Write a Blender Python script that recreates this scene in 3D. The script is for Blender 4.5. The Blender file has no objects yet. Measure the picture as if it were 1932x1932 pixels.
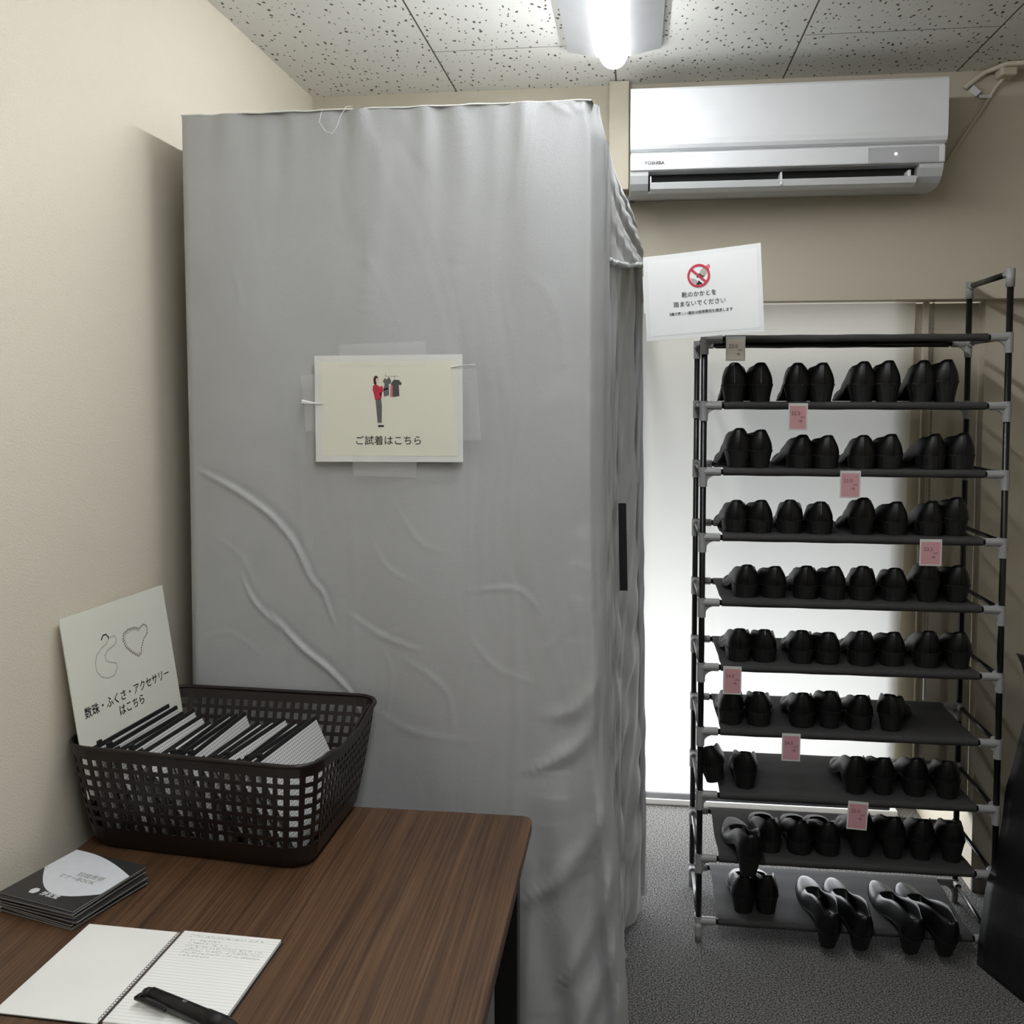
import bpy, bmesh, math, random
from mathutils import Vector, Matrix, Euler
from math import sin, cos, pi, radians, exp, sqrt
random.seed(7)
sc = bpy.context.scene
COL = bpy.context.collection

# ------------------------------------------------------------------ camera
cd = bpy.data.cameras.new('camera'); cam = bpy.data.objects.new('camera', cd); COL.objects.link(cam)
cam.location = (0, 0, 1.49)
cam.rotation_euler = (radians(90 - 3.09), 0, radians(7.25))
cd.sensor_width = 36; cd.lens = 36 * 1830 / 1932; cd.shift_y = -121 / 1932
cd.clip_start = .05
sc.camera = cam
# ------------------------------------------------------------------ light and exposure
sc.view_settings.view_transform = 'Standard'; sc.view_settings.look = 'None'
sc.view_settings.exposure = 0.46
sc.view_settings.gamma = 1; sc.view_settings.use_curve_mapping = False
w = bpy.data.worlds.new('outdoor_air'); sc.world = w; w.use_nodes = True
w.node_tree.nodes['Background'].inputs[0].default_value = (.75, .85, 1, 1)
w.node_tree.nodes['Background'].inputs[1].default_value = .6
TUBE = 34.0        # brightness of the ceiling lamp bars
DAY = 20.0         # daylight outside the blind (watts)
ld = bpy.data.lights.new('daylight', 'AREA'); ld.shape = 'RECTANGLE'; ld.size = 1.5; ld.size_y = .9
ld.energy = DAY; ld.color = (.95, .975, 1)
lo = bpy.data.objects.new('daylight', ld); COL.objects.link(lo)
lo.location = (.12, 3.70, .32); lo.rotation_euler = (radians(-88), 0, 0)
# ------------------------------------------------------------------ materials
def lin(c):
    c = c / 255
    return c / 12.92 if c <= .04045 else ((c + .055) / 1.055) ** 2.4
def rgb(r, g, b): return (lin(r), lin(g), lin(b), 1)
class NT:
    def __init__(s, m):
        s.t = m.node_tree; s.b = s.t.nodes['Principled BSDF']
    def n(s, k, **kw):
        nd = s.t.nodes.new(k)
        for a, v in kw.items():
            if a.startswith('i_'):
                nd.inputs[a[2:]].default_value = v
            else: setattr(nd, a, v)
        return nd
    def l(s, a, b): s.t.links.new(a, b)
def mat(name, col, rough=.6, metal=0, bump=None, spec=None, sheen=0, mott=None, coat=0):
    """bump=(scale,strength,distance) noise bump ; mott=(scale,amount) gentle colour variation"""
    m = bpy.data.materials.new(name); m.use_nodes = True; t = NT(m)
    t.b.inputs['Base Color'].default_value = col
    t.b.inputs['Roughness'].default_value = rough; t.b.inputs['Metallic'].default_value = metal
    if spec is not None: t.b.inputs['Specular IOR Level'].default_value = spec
    if sheen: t.b.inputs['Sheen Weight'].default_value = sheen
    if coat: t.b.inputs['Coat Weight'].default_value = coat; t.b.inputs['Coat Roughness'].default_value = .15
    tc = t.n('ShaderNodeTexCoord')
    if bump:
        nz = t.n('ShaderNodeTexNoise'); nz.inputs['Scale'].default_value = bump[0]; nz.inputs['Detail'].default_value = 3
        t.l(tc.outputs['Object'], nz.inputs['Vector'])
        bp = t.n('ShaderNodeBump'); bp.inputs['Strength'].default_value = bump[1]; bp.inputs['Distance'].default_value = bump[2]
        t.l(nz.outputs[0], bp.inputs['Height']); t.l(bp.outputs[0], t.b.inputs['Normal'])
    nz = t.n('ShaderNodeTexNoise'); a = mott or (9, .06)
    nz.inputs['Scale'].default_value = a[0]; nz.inputs['Detail'].default_value = 3
    t.l(tc.outputs['Object'], nz.inputs['Vector'])
    mx = t.n('ShaderNodeMix', data_type='RGBA'); c = Vector(col[:3])
    mx.inputs['A'].default_value = (*(c * (1 - a[1])), 1); mx.inputs['B'].default_value = (*[min(1, q * (1 + a[1])) for q in c], 1)
    t.l(nz.outputs[0], mx.inputs['Factor']); t.l(mx.outputs['Result'], t.b.inputs['Base Color'])
    return m
def emat(name, col, s):
    m = bpy.data.materials.new(name); m.use_nodes = True; t = NT(m)
    t.b.inputs['Base Color'].default_value = col; t.b.inputs['Emission Color'].default_value = col
    t.b.inputs['Emission Strength'].default_value = s
    return m
M = {}
M['wall'] = mat('cream wallpaper', rgb(226, 218, 201), .85, bump=(300, .6, .0022), mott=(500, .05))
M['wallb'] = mat('beige wallpaper', rgb(198, 190, 172), .85, bump=(420, .35, .0016), mott=(500, .04))
M['white'] = mat('white plastic', rgb(228, 230, 232), .35)
M['fixture'] = mat('white painted steel', rgb(232, 234, 238), .4)
M['acgrey'] = mat('grey white plastic', rgb(205, 207, 208), .4)
M['dark'] = mat('dark cavity plastic', rgb(18, 18, 18), .6)
M['tube'] = emat('lamp diffuser', (.965, .985, 1, 1), TUBE)
M['black'] = mat('black plastic tube', rgb(14, 14, 15), .32)
M['blackmetal'] = mat('black steel', rgb(22, 21, 21), .4)
M['conn'] = mat('grey plastic connector', rgb(150, 150, 150), .45)
M['leather'] = mat('black leather', rgb(11, 11, 12), .43, bump=(260, .12, .001), spec=.42)
M['leather2'] = mat('black sole rubber', rgb(10, 10, 10), .6)
M['lining'] = mat('dark shoe lining', rgb(10, 10, 10), .8)
M['nonwoven'] = mat('grey nonwoven fabric', rgb(54, 53, 53), .85, bump=(500, .5, .001), mott=(120, .15))
M['paper'] = mat('white paper', rgb(246, 247, 244), .6)
M['laminate'] = mat('laminated paper', rgb(222, 221, 206), .3, mott=(6, .03))
M['lamedge'] = mat('clear laminate border', rgb(220, 222, 220), .25)
M['lam2'] = mat('laminated white paper', rgb(226, 227, 226), .3)
M['ink'] = mat('black ink', rgb(20, 20, 22), .6)
M['greyink'] = mat('grey ink', rgb(96, 96, 98), .6)
M['ink2'] = mat('pale ink', rgb(120, 116, 110), .6)
M['ltgrey'] = mat('light grey ink', rgb(170, 165, 158), .6)
M['red'] = mat('red ink', rgb(186, 44, 66), .6)
M['redp'] = mat('pale red ink', rgb(200, 110, 125), .6)
M['skin'] = mat('skin tone ink', rgb(226, 190, 175), .6)
M['pinknote'] = mat('pink note paper', rgb(212, 160, 164), .7)
M['creamnote'] = mat('cream note paper', rgb(252, 242, 226), .7)
M['noteink'] = mat('pen ink', rgb(92, 66, 78), .7)
M['brown'] = mat('dark brown plastic', rgb(24, 16, 13), .42, bump=(300, .15, .001))
M['bookcover'] = mat('dark grey booklet cover', rgb(46, 46, 48), .4, mott=(80, .2))
M['bookedge'] = mat('booklet page edges', rgb(176, 176, 172), .7)
M['gold'] = mat('gold pattern ink', rgb(92, 84, 66), .5)
M['silver'] = mat('silver white foil', rgb(222, 226, 232), .35, mott=(60, .06))
M['wire'] = mat('wire spiral', rgb(70, 70, 72), .3, metal=.8)
M['metal'] = mat('aluminium rail', rgb(225, 226, 228), .35, metal=.2)
M['zip'] = mat('black zip tape', rgb(16, 16, 17), .55)
M['bag'] = mat('black cloth', rgb(17, 17, 18), .5, bump=(30, .3, .004))
M['thread'] = mat('white thread', rgb(235, 235, 232), .7)
M['beige'] = mat('beige plastic', rgb(196, 188, 168), .5)
M['velcro'] = mat('black hook tape', rgb(12, 12, 12), .8)

def fabric():
    m = mat('grey satin fabric', rgb(172, 174, 175), .5, spec=.5, sheen=.2); t = NT(m)
    tc = t.n('ShaderNodeTexCoord')
    mp = t.n('ShaderNodeMapping'); mp.inputs['Scale'].default_value = (420, 420, 900); t.l(tc.outputs['Object'], mp.inputs[0])
    nz = t.n('ShaderNodeTexNoise'); nz.inputs['Scale'].default_value = 1; nz.inputs['Detail'].default_value = 2; t.l(mp.outputs[0], nz.inputs['Vector'])
    mp2 = t.n('ShaderNodeMapping'); mp2.inputs['Scale'].default_value = (2.2, 2.2, .8); mp2.inputs['Rotation'].default_value = (0, .2, 0); t.l(tc.outputs['Object'], mp2.inputs[0])
    n2 = t.n('ShaderNodeTexNoise'); n2.inputs['Scale'].default_value = 2.6; n2.inputs['Detail'].default_value = 2.2; n2.inputs['Distortion'].default_value = .9; t.l(mp2.outputs[0], n2.inputs['Vector'])
    b1 = t.n('ShaderNodeBump'); b1.inputs['Strength'].default_value = .55; b1.inputs['Distance'].default_value = .0012; t.l(nz.outputs[0], b1.inputs['Height'])
    b2 = t.n('ShaderNodeBump'); b2.inputs['Strength'].default_value = .34; b2.inputs['Distance'].default_value = .03; t.l(n2.outputs[0], b2.inputs['Height']); t.l(b1.outputs[0], b2.inputs['Normal'])
    t.l(b2.outputs[0], t.b.inputs['Normal'])
    return m
M['fabric'] = fabric()

def carpet():
    m = mat('charcoal loop carpet', rgb(84, 83, 82), .95); t = NT(m)
    tc = t.n('ShaderNodeTexCoord')
    nz = t.n('ShaderNodeTexNoise'); nz.inputs['Scale'].default_value = 230; nz.inputs['Detail'].default_value = 3; t.l(tc.outputs['Object'], nz.inputs['Vector'])
    r = t.n('ShaderNodeValToRGB'); r.color_ramp.elements[0].position = .38; r.color_ramp.elements[0].color = rgb(30, 29, 29)
    r.color_ramp.elements[1].position = .66; r.color_ramp.elements[1].color = rgb(142, 140, 138)
    t.l(nz.outputs[0], r.inputs[0]); t.l(r.outputs[0], t.b.inputs['Base Color'])
    b = t.n('ShaderNodeBump'); b.inputs['Strength'].default_value = .8; b.inputs['Distance'].default_value = .004; t.l(nz.outputs[0], b.inputs['Height']); t.l(b.outputs[0], t.b.inputs['Normal'])
    return m
M['carpet'] = carpet()

def ceilmat():
    m = mat('fissured ceiling board', rgb(205, 203, 196), .9); t = NT(m)
    tc = t.n('ShaderNodeTexCoord')
    # fissures: short worm-like pits
    nzd = t.n('ShaderNodeTexNoise'); nzd.inputs['Scale'].default_value = 70; nzd.inputs['Detail'].default_value = 2; t.l(tc.outputs['Object'], nzd.inputs['Vector'])
    mxv = t.n('ShaderNodeVectorMath', operation='MULTIPLY_ADD'); t.l(nzd.outputs['Color'], mxv.inputs[0]); mxv.inputs[1].default_value = (.014, .014, .0); t.l(tc.outputs['Object'], mxv.inputs[2])
    mp = t.n('ShaderNodeMapping'); mp.inputs['Scale'].default_value = (62, 30, 1); mp.inputs['Rotation'].default_value = (0, 0, -.35); t.l(mxv.outputs[0], mp.inputs[0])
    vo = t.n('ShaderNodeTexVoronoi', voronoi_dimensions='2D'); vo.inputs['Scale'].default_value = 1; vo.inputs['Randomness'].default_value = 1; t.l(mp.outputs[0], vo.inputs['Vector'])
    # radius varies per cell
    sep = t.n('ShaderNodeSeparateColor'); t.l(vo.outputs['Color'], sep.inputs[0])
    rad = t.n('ShaderNodeMapRange'); t.l(sep.outputs[0], rad.inputs[0]); rad.inputs[1].default_value = .3; rad.inputs[2].default_value = 1; rad.inputs[3].default_value = .02; rad.inputs[4].default_value = .21
    ls = t.n('ShaderNodeMath', operation='LESS_THAN'); t.l(vo.outputs['Distance'], ls.inputs[0]); t.l(rad.outputs[0], ls.inputs[1])
    # joints
    sx = t.n('ShaderNodeSeparateXYZ'); t.l(tc.outputs['Object'], sx.inputs[0])
    def math_(op, a, b=None):
        q = t.n('ShaderNodeMath', operation=op)
        for i, v in enumerate((a, b)):
            if v is None: continue
            if isinstance(v, (int, float)): q.inputs[i].default_value = v
            else: t.l(v, q.inputs[i])
        return q.outputs[0]
    PX, X0, PY, Y0 = .4813, -.063, .9626, 2.607
    ux = math_('DIVIDE', math_('SUBTRACT', sx.outputs[0], X0), PX)
    fx = math_('ABSOLUTE', math_('SUBTRACT', ux, math_('ROUND', ux)))
    jx = math_('LESS_THAN', fx, .0022 / PX)
    par = math_('MODULO', math_('ADD', math_('FLOOR', ux), 100.0), 2.0)
    uy = math_('ADD', math_('DIVIDE', math_('SUBTRACT', sx.outputs[1], Y0), PY), math_('MULTIPLY', math_('SUBTRACT', par, 1.0), .5))
    fy = math_('ABSOLUTE', math_('SUBTRACT', uy, math_('ROUND', uy)))
    jy = math_('LESS_THAN', fy, .0016 / PY)
    dk = math_('MAXIMUM', ls.outputs[0], math_('MAXIMUM', jx, jy))
    mx = t.n('ShaderNodeMix', data_type='RGBA'); mx.inputs['A'].default_value = rgb(232, 231, 225); mx.inputs['B'].default_value = rgb(92, 88, 80)
    t.l(dk, mx.inputs['Factor']); t.l(mx.outputs['Result'], t.b.inputs['Base Color'])
    b = t.n('ShaderNodeBump', invert=True); b.inputs['Strength'].default_value = .8; b.inputs['Distance'].default_value = .004; t.l(dk, b.inputs['Height']); t.l(b.outputs[0], t.b.inputs['Normal'])
    return m
M['ceil'] = ceilmat()

def wood():
    m = mat('walnut wood grain', rgb(92, 62, 44), .42); t = NT(m)
    tc = t.n('ShaderNodeTexCoord')
    mp = t.n('ShaderNodeMapping'); mp.inputs['Scale'].default_value = (34, 1.4, 1); t.l(tc.outputs['Object'], mp.inputs[0])
    nz = t.n('ShaderNodeTexNoise'); nz.inputs['Scale'].default_value = 1.2; nz.inputs['Detail'].default_value = 5; nz.inputs['Distortion'].default_value = .35; t.l(mp.outputs[0], nz.inputs['Vector'])
    mp2 = t.n('ShaderNodeMapping'); mp2.inputs['Scale'].default_value = (300, 3.2, 1); t.l(tc.outputs['Object'], mp2.inputs[0])
    n2 = t.n('ShaderNodeTexNoise'); n2.inputs['Scale'].default_value = 1; n2.inputs['Detail'].default_value = 2; t.l(mp2.outputs[0], n2.inputs['Vector'])
    ad = t.n('ShaderNodeMath', operation='MULTIPLY_ADD'); t.l(n2.outputs[0], ad.inputs[0]); ad.inputs[1].default_value = .8; hf = t.n('ShaderNodeMath', operation='MULTIPLY'); t.l(nz.outputs[0], hf.inputs[0]); hf.inputs[1].default_value = .45; t.l(hf.outputs[0], ad.inputs[2])
    r = t.n('ShaderNodeValToRGB'); e = r.color_ramp.elements
    e[0].position = .46; e[0].color = rgb(66, 45, 31); e[1].position = .82; e[1].color = rgb(106, 78, 55)
    t.l(ad.outputs[0], r.inputs[0]); t.l(r.outputs[0], t.b.inputs['Base Color'])
    return m
M['wood'] = wood()

def blindmat():
    m = bpy.data.materials.new('translucent white roller blind'); m.use_nodes = True; nt = m.node_tree
    nt.nodes.clear(); o = nt.nodes.new('ShaderNodeOutputMaterial')
    d = nt.nodes.new('ShaderNodeBsdfDiffuse'); d.inputs[0].default_value = rgb(244, 238, 224)
    tr = nt.nodes.new('ShaderNodeBsdfTranslucent'); tr.inputs[0].default_value = rgb(244, 243, 238)
    tc = nt.nodes.new('ShaderNodeTexCoord'); nz = nt.nodes.new('ShaderNodeTexNoise'); nz.inputs['Scale'].default_value = 700
    nt.links.new(tc.outputs['Object'], nz.inputs['Vector'])
    b = nt.nodes.new('ShaderNodeBump'); b.inputs['Strength'].default_value = .15; b.inputs['Distance'].default_value = .001; nt.links.new(nz.outputs[0], b.inputs['Height']); nt.links.new(b.outputs[0], d.inputs['Normal'])
    mx = nt.nodes.new('ShaderNodeMixShader'); mx.inputs[0].default_value = .38
    nt.links.new(d.outputs[0], mx.inputs[1]); nt.links.new(tr.outputs[0], mx.inputs[2]); nt.links.new(mx.outputs[0], o.inputs[0])
    return m
M['blind'] = blindmat()

def tapemat():
    m = bpy.data.materials.new('clear adhesive tape'); m.use_nodes = True; nt = m.node_tree
    bs = nt.nodes['Principled BSDF']; bs.inputs['Base Color'].default_value = (.9, .9, .9, 1); bs.inputs['Roughness'].default_value = .18
    tr = nt.nodes.new('ShaderNodeBsdfTransparent'); mx = nt.nodes.new('ShaderNodeMixShader'); mx.inputs[0].default_value = .16
    nt.links.new(tr.outputs[0], mx.inputs[1]); nt.links.new(bs.outputs[0], mx.inputs[2])
    nt.links.new(mx.outputs[0], nt.nodes['Material Output'].inputs[0])
    return m
M['tape'] = tapemat()

def meshmat():
    m = mat('white mesh vinyl', rgb(206, 206, 204), .3, coat=.3); t = NT(m)
    tc = t.n('ShaderNodeTexCoord')
    def wv(d):
        q = t.n('ShaderNodeTexWave', bands_direction=d); q.inputs['Scale'].default_value = 55; q.inputs['Distortion'].default_value = 0
        t.l(tc.outputs['Object'], q.inputs['Vector']); return q
    a, b = wv('Y'), wv('Z')
    mn = t.n('ShaderNodeMath', operation='MINIMUM'); t.l(a.outputs['Fac'], mn.inputs[0]); t.l(b.outputs['Fac'], mn.inputs[1])
    r = t.n('ShaderNodeValToRGB'); r.color_ramp.elements[0].position = .12; r.color_ramp.elements[0].color = rgb(228, 228, 226); r.color_ramp.elements[1].position = .3; r.color_ramp.elements[1].color = rgb(158, 158, 158)
    t.l(mn.outputs[0], r.inputs[0]); t.l(r.outputs[0], t.b.inputs['Base Color'])
    return m
M['mesh'] = meshmat()

def ruled():
    m = mat('ruled notebook paper', rgb(238, 240, 236), .65); t = NT(m)
    tc = t.n('ShaderNodeTexCoord'); q = t.n('ShaderNodeTexWave', bands_direction='Y'); q.inputs['Scale'].default_value = 314.16 / 20 / .0065 / 100 * 2
    t.l(tc.outputs['Object'], q.inputs['Vector'])
    r = t.n('ShaderNodeValToRGB'); r.color_ramp.elements[0].position = 0; r.color_ramp.elements[0].color = rgb(206, 209, 211); r.color_ramp.elements[1].position = .05; r.color_ramp.elements[1].color = rgb(248, 249, 246)
    t.l(q.outputs['Fac'], r.inputs[0]); t.l(r.outputs[0], t.b.inputs['Base Color'])
    return m
M['ruled'] = ruled()

# ------------------------------------------------------------------ helpers
def link(name, me, parent=None, smooth=False):
    o = bpy.data.objects.new(name, me); COL.objects.link(o)
    if parent is not None: o.parent = parent
    if smooth:
        for p in me.polygons: p.use_smooth = True
    return o
def obj(name, bm, m, parent=None, smooth=False, loc=None, rot=None):
    me = bpy.data.meshes.new(name)
    bmesh.ops.recalc_face_normals(bm, faces=bm.faces[:])
    bm.to_mesh(me); bm.free(); me.materials.append(M[m] if isinstance(m, str) else m)
    o = link(name, me, parent, smooth)
    if loc: o.location = loc
    if rot: o.rotation_euler = rot
    return o
def tag(o, label=None, cat=None, group=None, kind=None):
    if label: o['label'] = label
    if cat: o['category'] = cat
    if group: o['group'] = group
    if kind: o['kind'] = kind
    return o
def thing(name, label, cat, loc=(0, 0, 0), rot=(0, 0, 0), group=None):
    o = bpy.data.objects.new(name, None); COL.objects.link(o); o.location = loc; o.rotation_euler = rot
    o.empty_display_size = .05
    return tag(o, label, cat, group)
def dup(root, label=None, group=None):
    r = root.copy(); COL.objects.link(r)
    if label: r['label'] = label
    if group: r['group'] = group
    for ch in list(root.children):
        c = ch.copy(); COL.objects.link(c); c.parent = r
        for g in list(ch.children):
            d = g.copy(); COL.objects.link(d); d.parent = c
    return r
def box(bm, x0, x1, y0, y1, z0, z1, bev=0):
    vs = [bm.verts.new((x, y, z)) for x in (x0, x1) for y in (y0, y1) for z in (z0, z1)]
    f = [(0, 1, 3, 2), (4, 6, 7, 5), (0, 4, 5, 1), (2, 3, 7, 6), (0, 2, 6, 4), (1, 5, 7, 3)]
    fs = [bm.faces.new([vs[i] for i in q]) for q in f]
    if bev:
        es = list({e for q in fs for e in q.edges})
        bmesh.ops.bevel(bm, geom=es, offset=bev, segments=2, affect='EDGES', profile=.5)
    return bm
def nb(): return bmesh.new()
def tube(bm, pts, r, seg=10, closed=False, cap=True):
    pts = [Vector(p) for p in pts]; n = len(pts); rings = []
    rr = r if isinstance(r, (list, tuple)) else [r] * n
    up = None
    for i, p in enumerate(pts):
        a = pts[(i - 1) % n] if (closed or i > 0) else p
        b = pts[(i + 1) % n] if (closed or i < n - 1) else p
        t = (b - a).normalized()
        if up is None:
            up = Vector((0, 0, 1)) if abs(t.z) < .9 else Vector((0, 1, 0))
        u = (up - t * up.dot(t)).normalized(); v = t.cross(u); up = u
        rings.append([bm.verts.new(p + (u * cos(2 * pi * k / seg) + v * sin(2 * pi * k / seg)) * rr[i]) for k in range(seg)])
    m = n if closed else n - 1
    for i in range(m):
        A, B = rings[i], rings[(i + 1) % n]
        for k in range(seg):
            bm.faces.new((A[k], A[(k + 1) % seg], B[(k + 1) % seg], B[k]))
    if cap and not closed:
        bm.faces.new(rings[0]); bm.faces.new(rings[-1])
    return bm
def poly(bm, pts, d=None):
    """flat polygon; d = extrude vector"""
    vs = [bm.verts.new(p) for p in pts]; f = bm.faces.new(vs)
    if d is not None:
        g = bmesh.ops.extrude_face_region(bm, geom=[f])
        bmesh.ops.translate(bm, vec=d, verts=[e for e in g['geom'] if isinstance(e, bmesh.types.BMVert)])
    return bm
def prism_x(bm, prof, x0, x1):
    a = [bm.verts.new((x0, y, z)) for y, z in prof]; b = [bm.verts.new((x1, y, z)) for y, z in prof]
    n = len(prof)
    for i in range(n): bm.faces.new((a[i], a[(i + 1) % n], b[(i + 1) % n], b[i]))
    bm.faces.new(a); bm.faces.new(b)
    return bm
def grid(bm, f, nu, nv):
    vs = [[bm.verts.new(f(i / nu, j / nv)) for j in range(nv + 1)] for i in range(nu + 1)]
    for i in range(nu):
        for j in range(nv):
            bm.faces.new((vs[i][j], vs[i + 1][j], vs[i + 1][j + 1], vs[i][j + 1]))
    return bm
def text(name, body, size, m, parent, loc, rot=(0, 0, 0), align='CENTER', bold=0.0, sx=1.0):
    cu = bpy.data.curves.new('lettering', 'FONT'); cu.body = body; cu.size = size; cu.align_x = align; cu.align_y = 'CENTER'
    cu.offset = bold; cu.resolution_u = 2
    tmp = bpy.data.objects.new('lettering', cu); COL.objects.link(tmp)
    bpy.context.view_layer.update()
    me = bpy.data.meshes.new_from_object(tmp.evaluated_get(bpy.context.evaluated_depsgraph_get()))
    bpy.data.objects.remove(tmp); bpy.data.curves.remove(cu)
    me.name = name; me.materials.clear(); me.materials.append(M[m])
    o = link(name, me, parent); o.location = loc; o.rotation_euler = rot; o.scale = (sx, 1, 1)
    return o
def ss(a, b, x):
    x = max(0, min(1, (x - a) / (b - a))); return x * x * (3 - 2 * x)
UP = (pi / 2, 0, 0)      # lettering on an upright sheet facing the camera
# ------------------------------------------------------------------ the room
XL, XR, YB, YF, ZC = -.997, 2.7, 2.95, -2.8, 2.41
KS = .8626
def struct(name, bm, m, **k):
    o = obj(name, bm, m, **k); o['kind'] = 'structure'; return o
struct('floor', box(nb(), XL - .1, XR + .1, YF - .1, 3.72, -.1, 0), 'carpet')
struct('ceiling', box(nb(), XL - .1, XR + .1, YF - .1, YB + .1, ZC, ZC + .1), 'ceil')
struct('wall_left', box(nb(), XL - .1, XL, YF - .1, 3.72, 0, ZC), 'wall')
struct('wall_right', box(nb(), XR, XR + .1, YF - .1, 3.72, 0, ZC), 'wall')
struct('wall_front', box(nb(), XL, XR, YF - .1, YF, 0, ZC), 'wall')
WX0, WX1, WZ = -.60, .93, 1.768
# boxed beam above the window alcove, then the alcove's own wall with the window opening
b = nb(); box(b, XL, XR, YB, 3.72, WZ, ZC); box(b, XL, WX0 - .1, YB, 3.6, 0, WZ); box(b, WX1, 1.02, 3.60, 3.70, 0, WZ); box(b, 1.012, XR, 3.0, 3.7, 0, WZ); box(b, XL, WX0, 3.6, 3.7, 0, WZ)
struct('wall_back', b, 'wallb')
struct('baseboard_back', box(nb(), 1.012, XR, 2.99, 3.0, 0, .06, .002), mat('grey vinyl skirting', rgb(128, 124, 118), .6))
b = nb(); box(b, WX0, WX1, 3.60, 3.65, .0, .05); box(b, WX0, WX1, 3.60, 3.65, 1.72, WZ); box(b, WX0, WX0 + .04, 3.60, 3.65, .05, 1.72); box(b, WX1 - .04, WX1, 3.60, 3.65, .05, 1.72)
struct('window_1', b, 'metal')
struct('trim_2', box(nb(), WX0, WX1, 3.50, 3.60, 0, .022, .004), 'metal')

rb = thing('roller_blind', 'bright white backlit roller blind hanging behind the shoe rack', 'blind', (0, 3.02, WZ))
b = nb(); grid(b, lambda u, v: (WX0 + .01 + u * (.812 - .036 * v - WX0), .003 * sin(v * 3.1), -.004 - v * (WZ - .004 - .245)), 24, 20)
obj('screen', b, 'blind', rb, smooth=True)
obj('bottom_rail', box(nb(), WX0 + .01,   .778, -.007, .007, -WZ + .226, -WZ + .247, .004), 'metal', rb)
r2 = thing('roller_blind', 'narrow dim beige roller blind right of the bright blind', 'blind', (0, 3.05, WZ))
b = nb(); grid(b, lambda u, v: (.765 + .2468 * u, .002 * sin(v * 4), -.004 - v * (WZ - .004 - .245)), 6, 20); obj('screen', b, 'wallb', r2, smooth=True)
obj('bottom_rail', box(nb(), .765, 1.008, -.007, .007, -WZ + .226, -WZ + .247, .004), 'metal', r2)
obj('guide_rail', box(nb(), .845, .862, -.03, -.012, -WZ + .25, -.002, .003), 'wallb', r2)
ch = thing('pull_chain', 'beaded pull chain hanging beside the right edge of the blind', 'chain', (.862, 2.985, WZ - .003))
b = nb()
for s in (-.004, .004):
    z = 0
    while z > -1.10:
        bmesh.ops.create_icosphere(b, subdivisions=1, radius=.0021, matrix=Matrix.Translation((s * (1 if z < -.8 else .3), 0, z))); z -= .0062
obj('beads', b, 'greyink', ch)
obj('chain_weight', box(nb(), -.005, .005, -.005, .005, -1.185, -1.105, .003), 'white', ch)

# ------------------------------------------------------------------ ceiling lamps
def lamp(label, cx, y0, y1):
    t = thing('ceiling_light', label, 'light', (cx, (y0 + y1) / 2, ZC))
    L = (y1 - y0) / 2; b = nb()
    # trough body: wide on the ceiling, narrowing down, sloped ends
    A = [(-.143, -L, -.001), (.143, -L, -.001), (.143, L, -.001), (-.143, L, -.001)]
    A2 = [(-.143, -L, -.012), (.143, -L, -.012), (.143, L, -.012), (-.143, L, -.012)]
    B = [(-.05, -L + .09, -.062), (.05, -L + .09, -.062), (.05, L - .09, -.062), (-.05, L - .09, -.062)]
    r = [[b.verts.new(p) for p in q] for q in (A, A2, B)]
    for q in (0, 1):
        for i in range(4): b.faces.new((r[q][i], r[q][(i + 1) % 4], r[q + 1][(i + 1) % 4], r[q + 1][i]))
    b.faces.new(r[0]); b.faces.new(r[2]); obj('lamp_body', b, 'fixture', t)
    b = nb(); n = 14; Lb = L - .055
    prof = [(.042 * cos(a), -.052 - .042 * sin(a)) for a in [pi * i / n for i in range(n + 1)]]
    ends = [(-Lb, .75), (-Lb + .012, .93), (-Lb + .03, 1), (Lb - .03, 1), (Lb - .012, .93), (Lb, .75)]
    rings = [[b.verts.new((x * s, y, -.052 + (z + .052) * s)) for x, z in prof] for y, s in ends]
    for q in range(len(rings) - 1):
        for i in range(n): b.faces.new((rings[q][i], rings[q][i + 1], rings[q + 1][i + 1], rings[q + 1][i]))
        b.faces.new((rings[q][0], rings[q + 1][0], rings[q + 1][n], rings[q][n]))
    b.faces.new(rings[0]); b.faces.new(rings[-1]); obj('lamp_bar', b, 'tube', t, smooth=False)
    return t
for lab_, lx_, ly_ in (('white trough lamp with a lit bar, the one nearest the air conditioner', -.062, 1.38), ('white trough lamp above the camera, in line with the one by the air conditioner', -.062, .02),
                      ('added unseen trough lamp behind the camera on the right, brightening the booth front', 1.0, -1.45)):  # last lamp is unseen, added to brighten the front of the booth
    o = lamp(lab_, lx_, ly_, ly_ + 1.245 / KS); o.scale = (KS, KS, KS); o.location = (lx_, ly_ + .6225, ZC)

# ------------------------------------------------------------------ air conditioner
ROOM_YB = YB; YB = 3.42; ZL = ZC; ZC = 2.556      # wall fittings are built at a larger size, then scaled together
AX0, AX1, AY = -.022, .952, 3.19
ac = thing('air_conditioner', 'white wall mounted air conditioner above the shoe rack', 'air conditioner', (0, 0, 0))
prof = [(YB - .001, 2.471), (3.205, 2.471), (3.212, 2.30), (3.212, 2.212), (3.30, 2.212), (3.33, 2.185), (YB - .001, 2.178)]
obj('casing', prism_x(nb(), prof, AX0 + .003, AX1 - .003), 'acgrey', ac)
fp = [(3.212, 2.474), (3.196, 2.473), (3.190, 2.465), (3.188, 2.40), (3.188, 2.31), (3.190, 2.292), (3.196, 2.281), (3.206, 2.276), (3.216, 2.276), (3.216, 2.474)]
o = obj('front_panel', prism_x(nb(), fp, AX0, AX1), 'white', ac)
obj('lower_strip', box(nb(), AX0, AX1 - .004, 3.196, 3.214, 2.214, 2.268, .004), 'white', ac)
dp = obj('display_panel', box(nb(), .715, .928, 3.1945, 3.2, 2.217, 2.264, .001), mat('grey display plastic', rgb(186, 187, 190), .25), ac)
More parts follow.
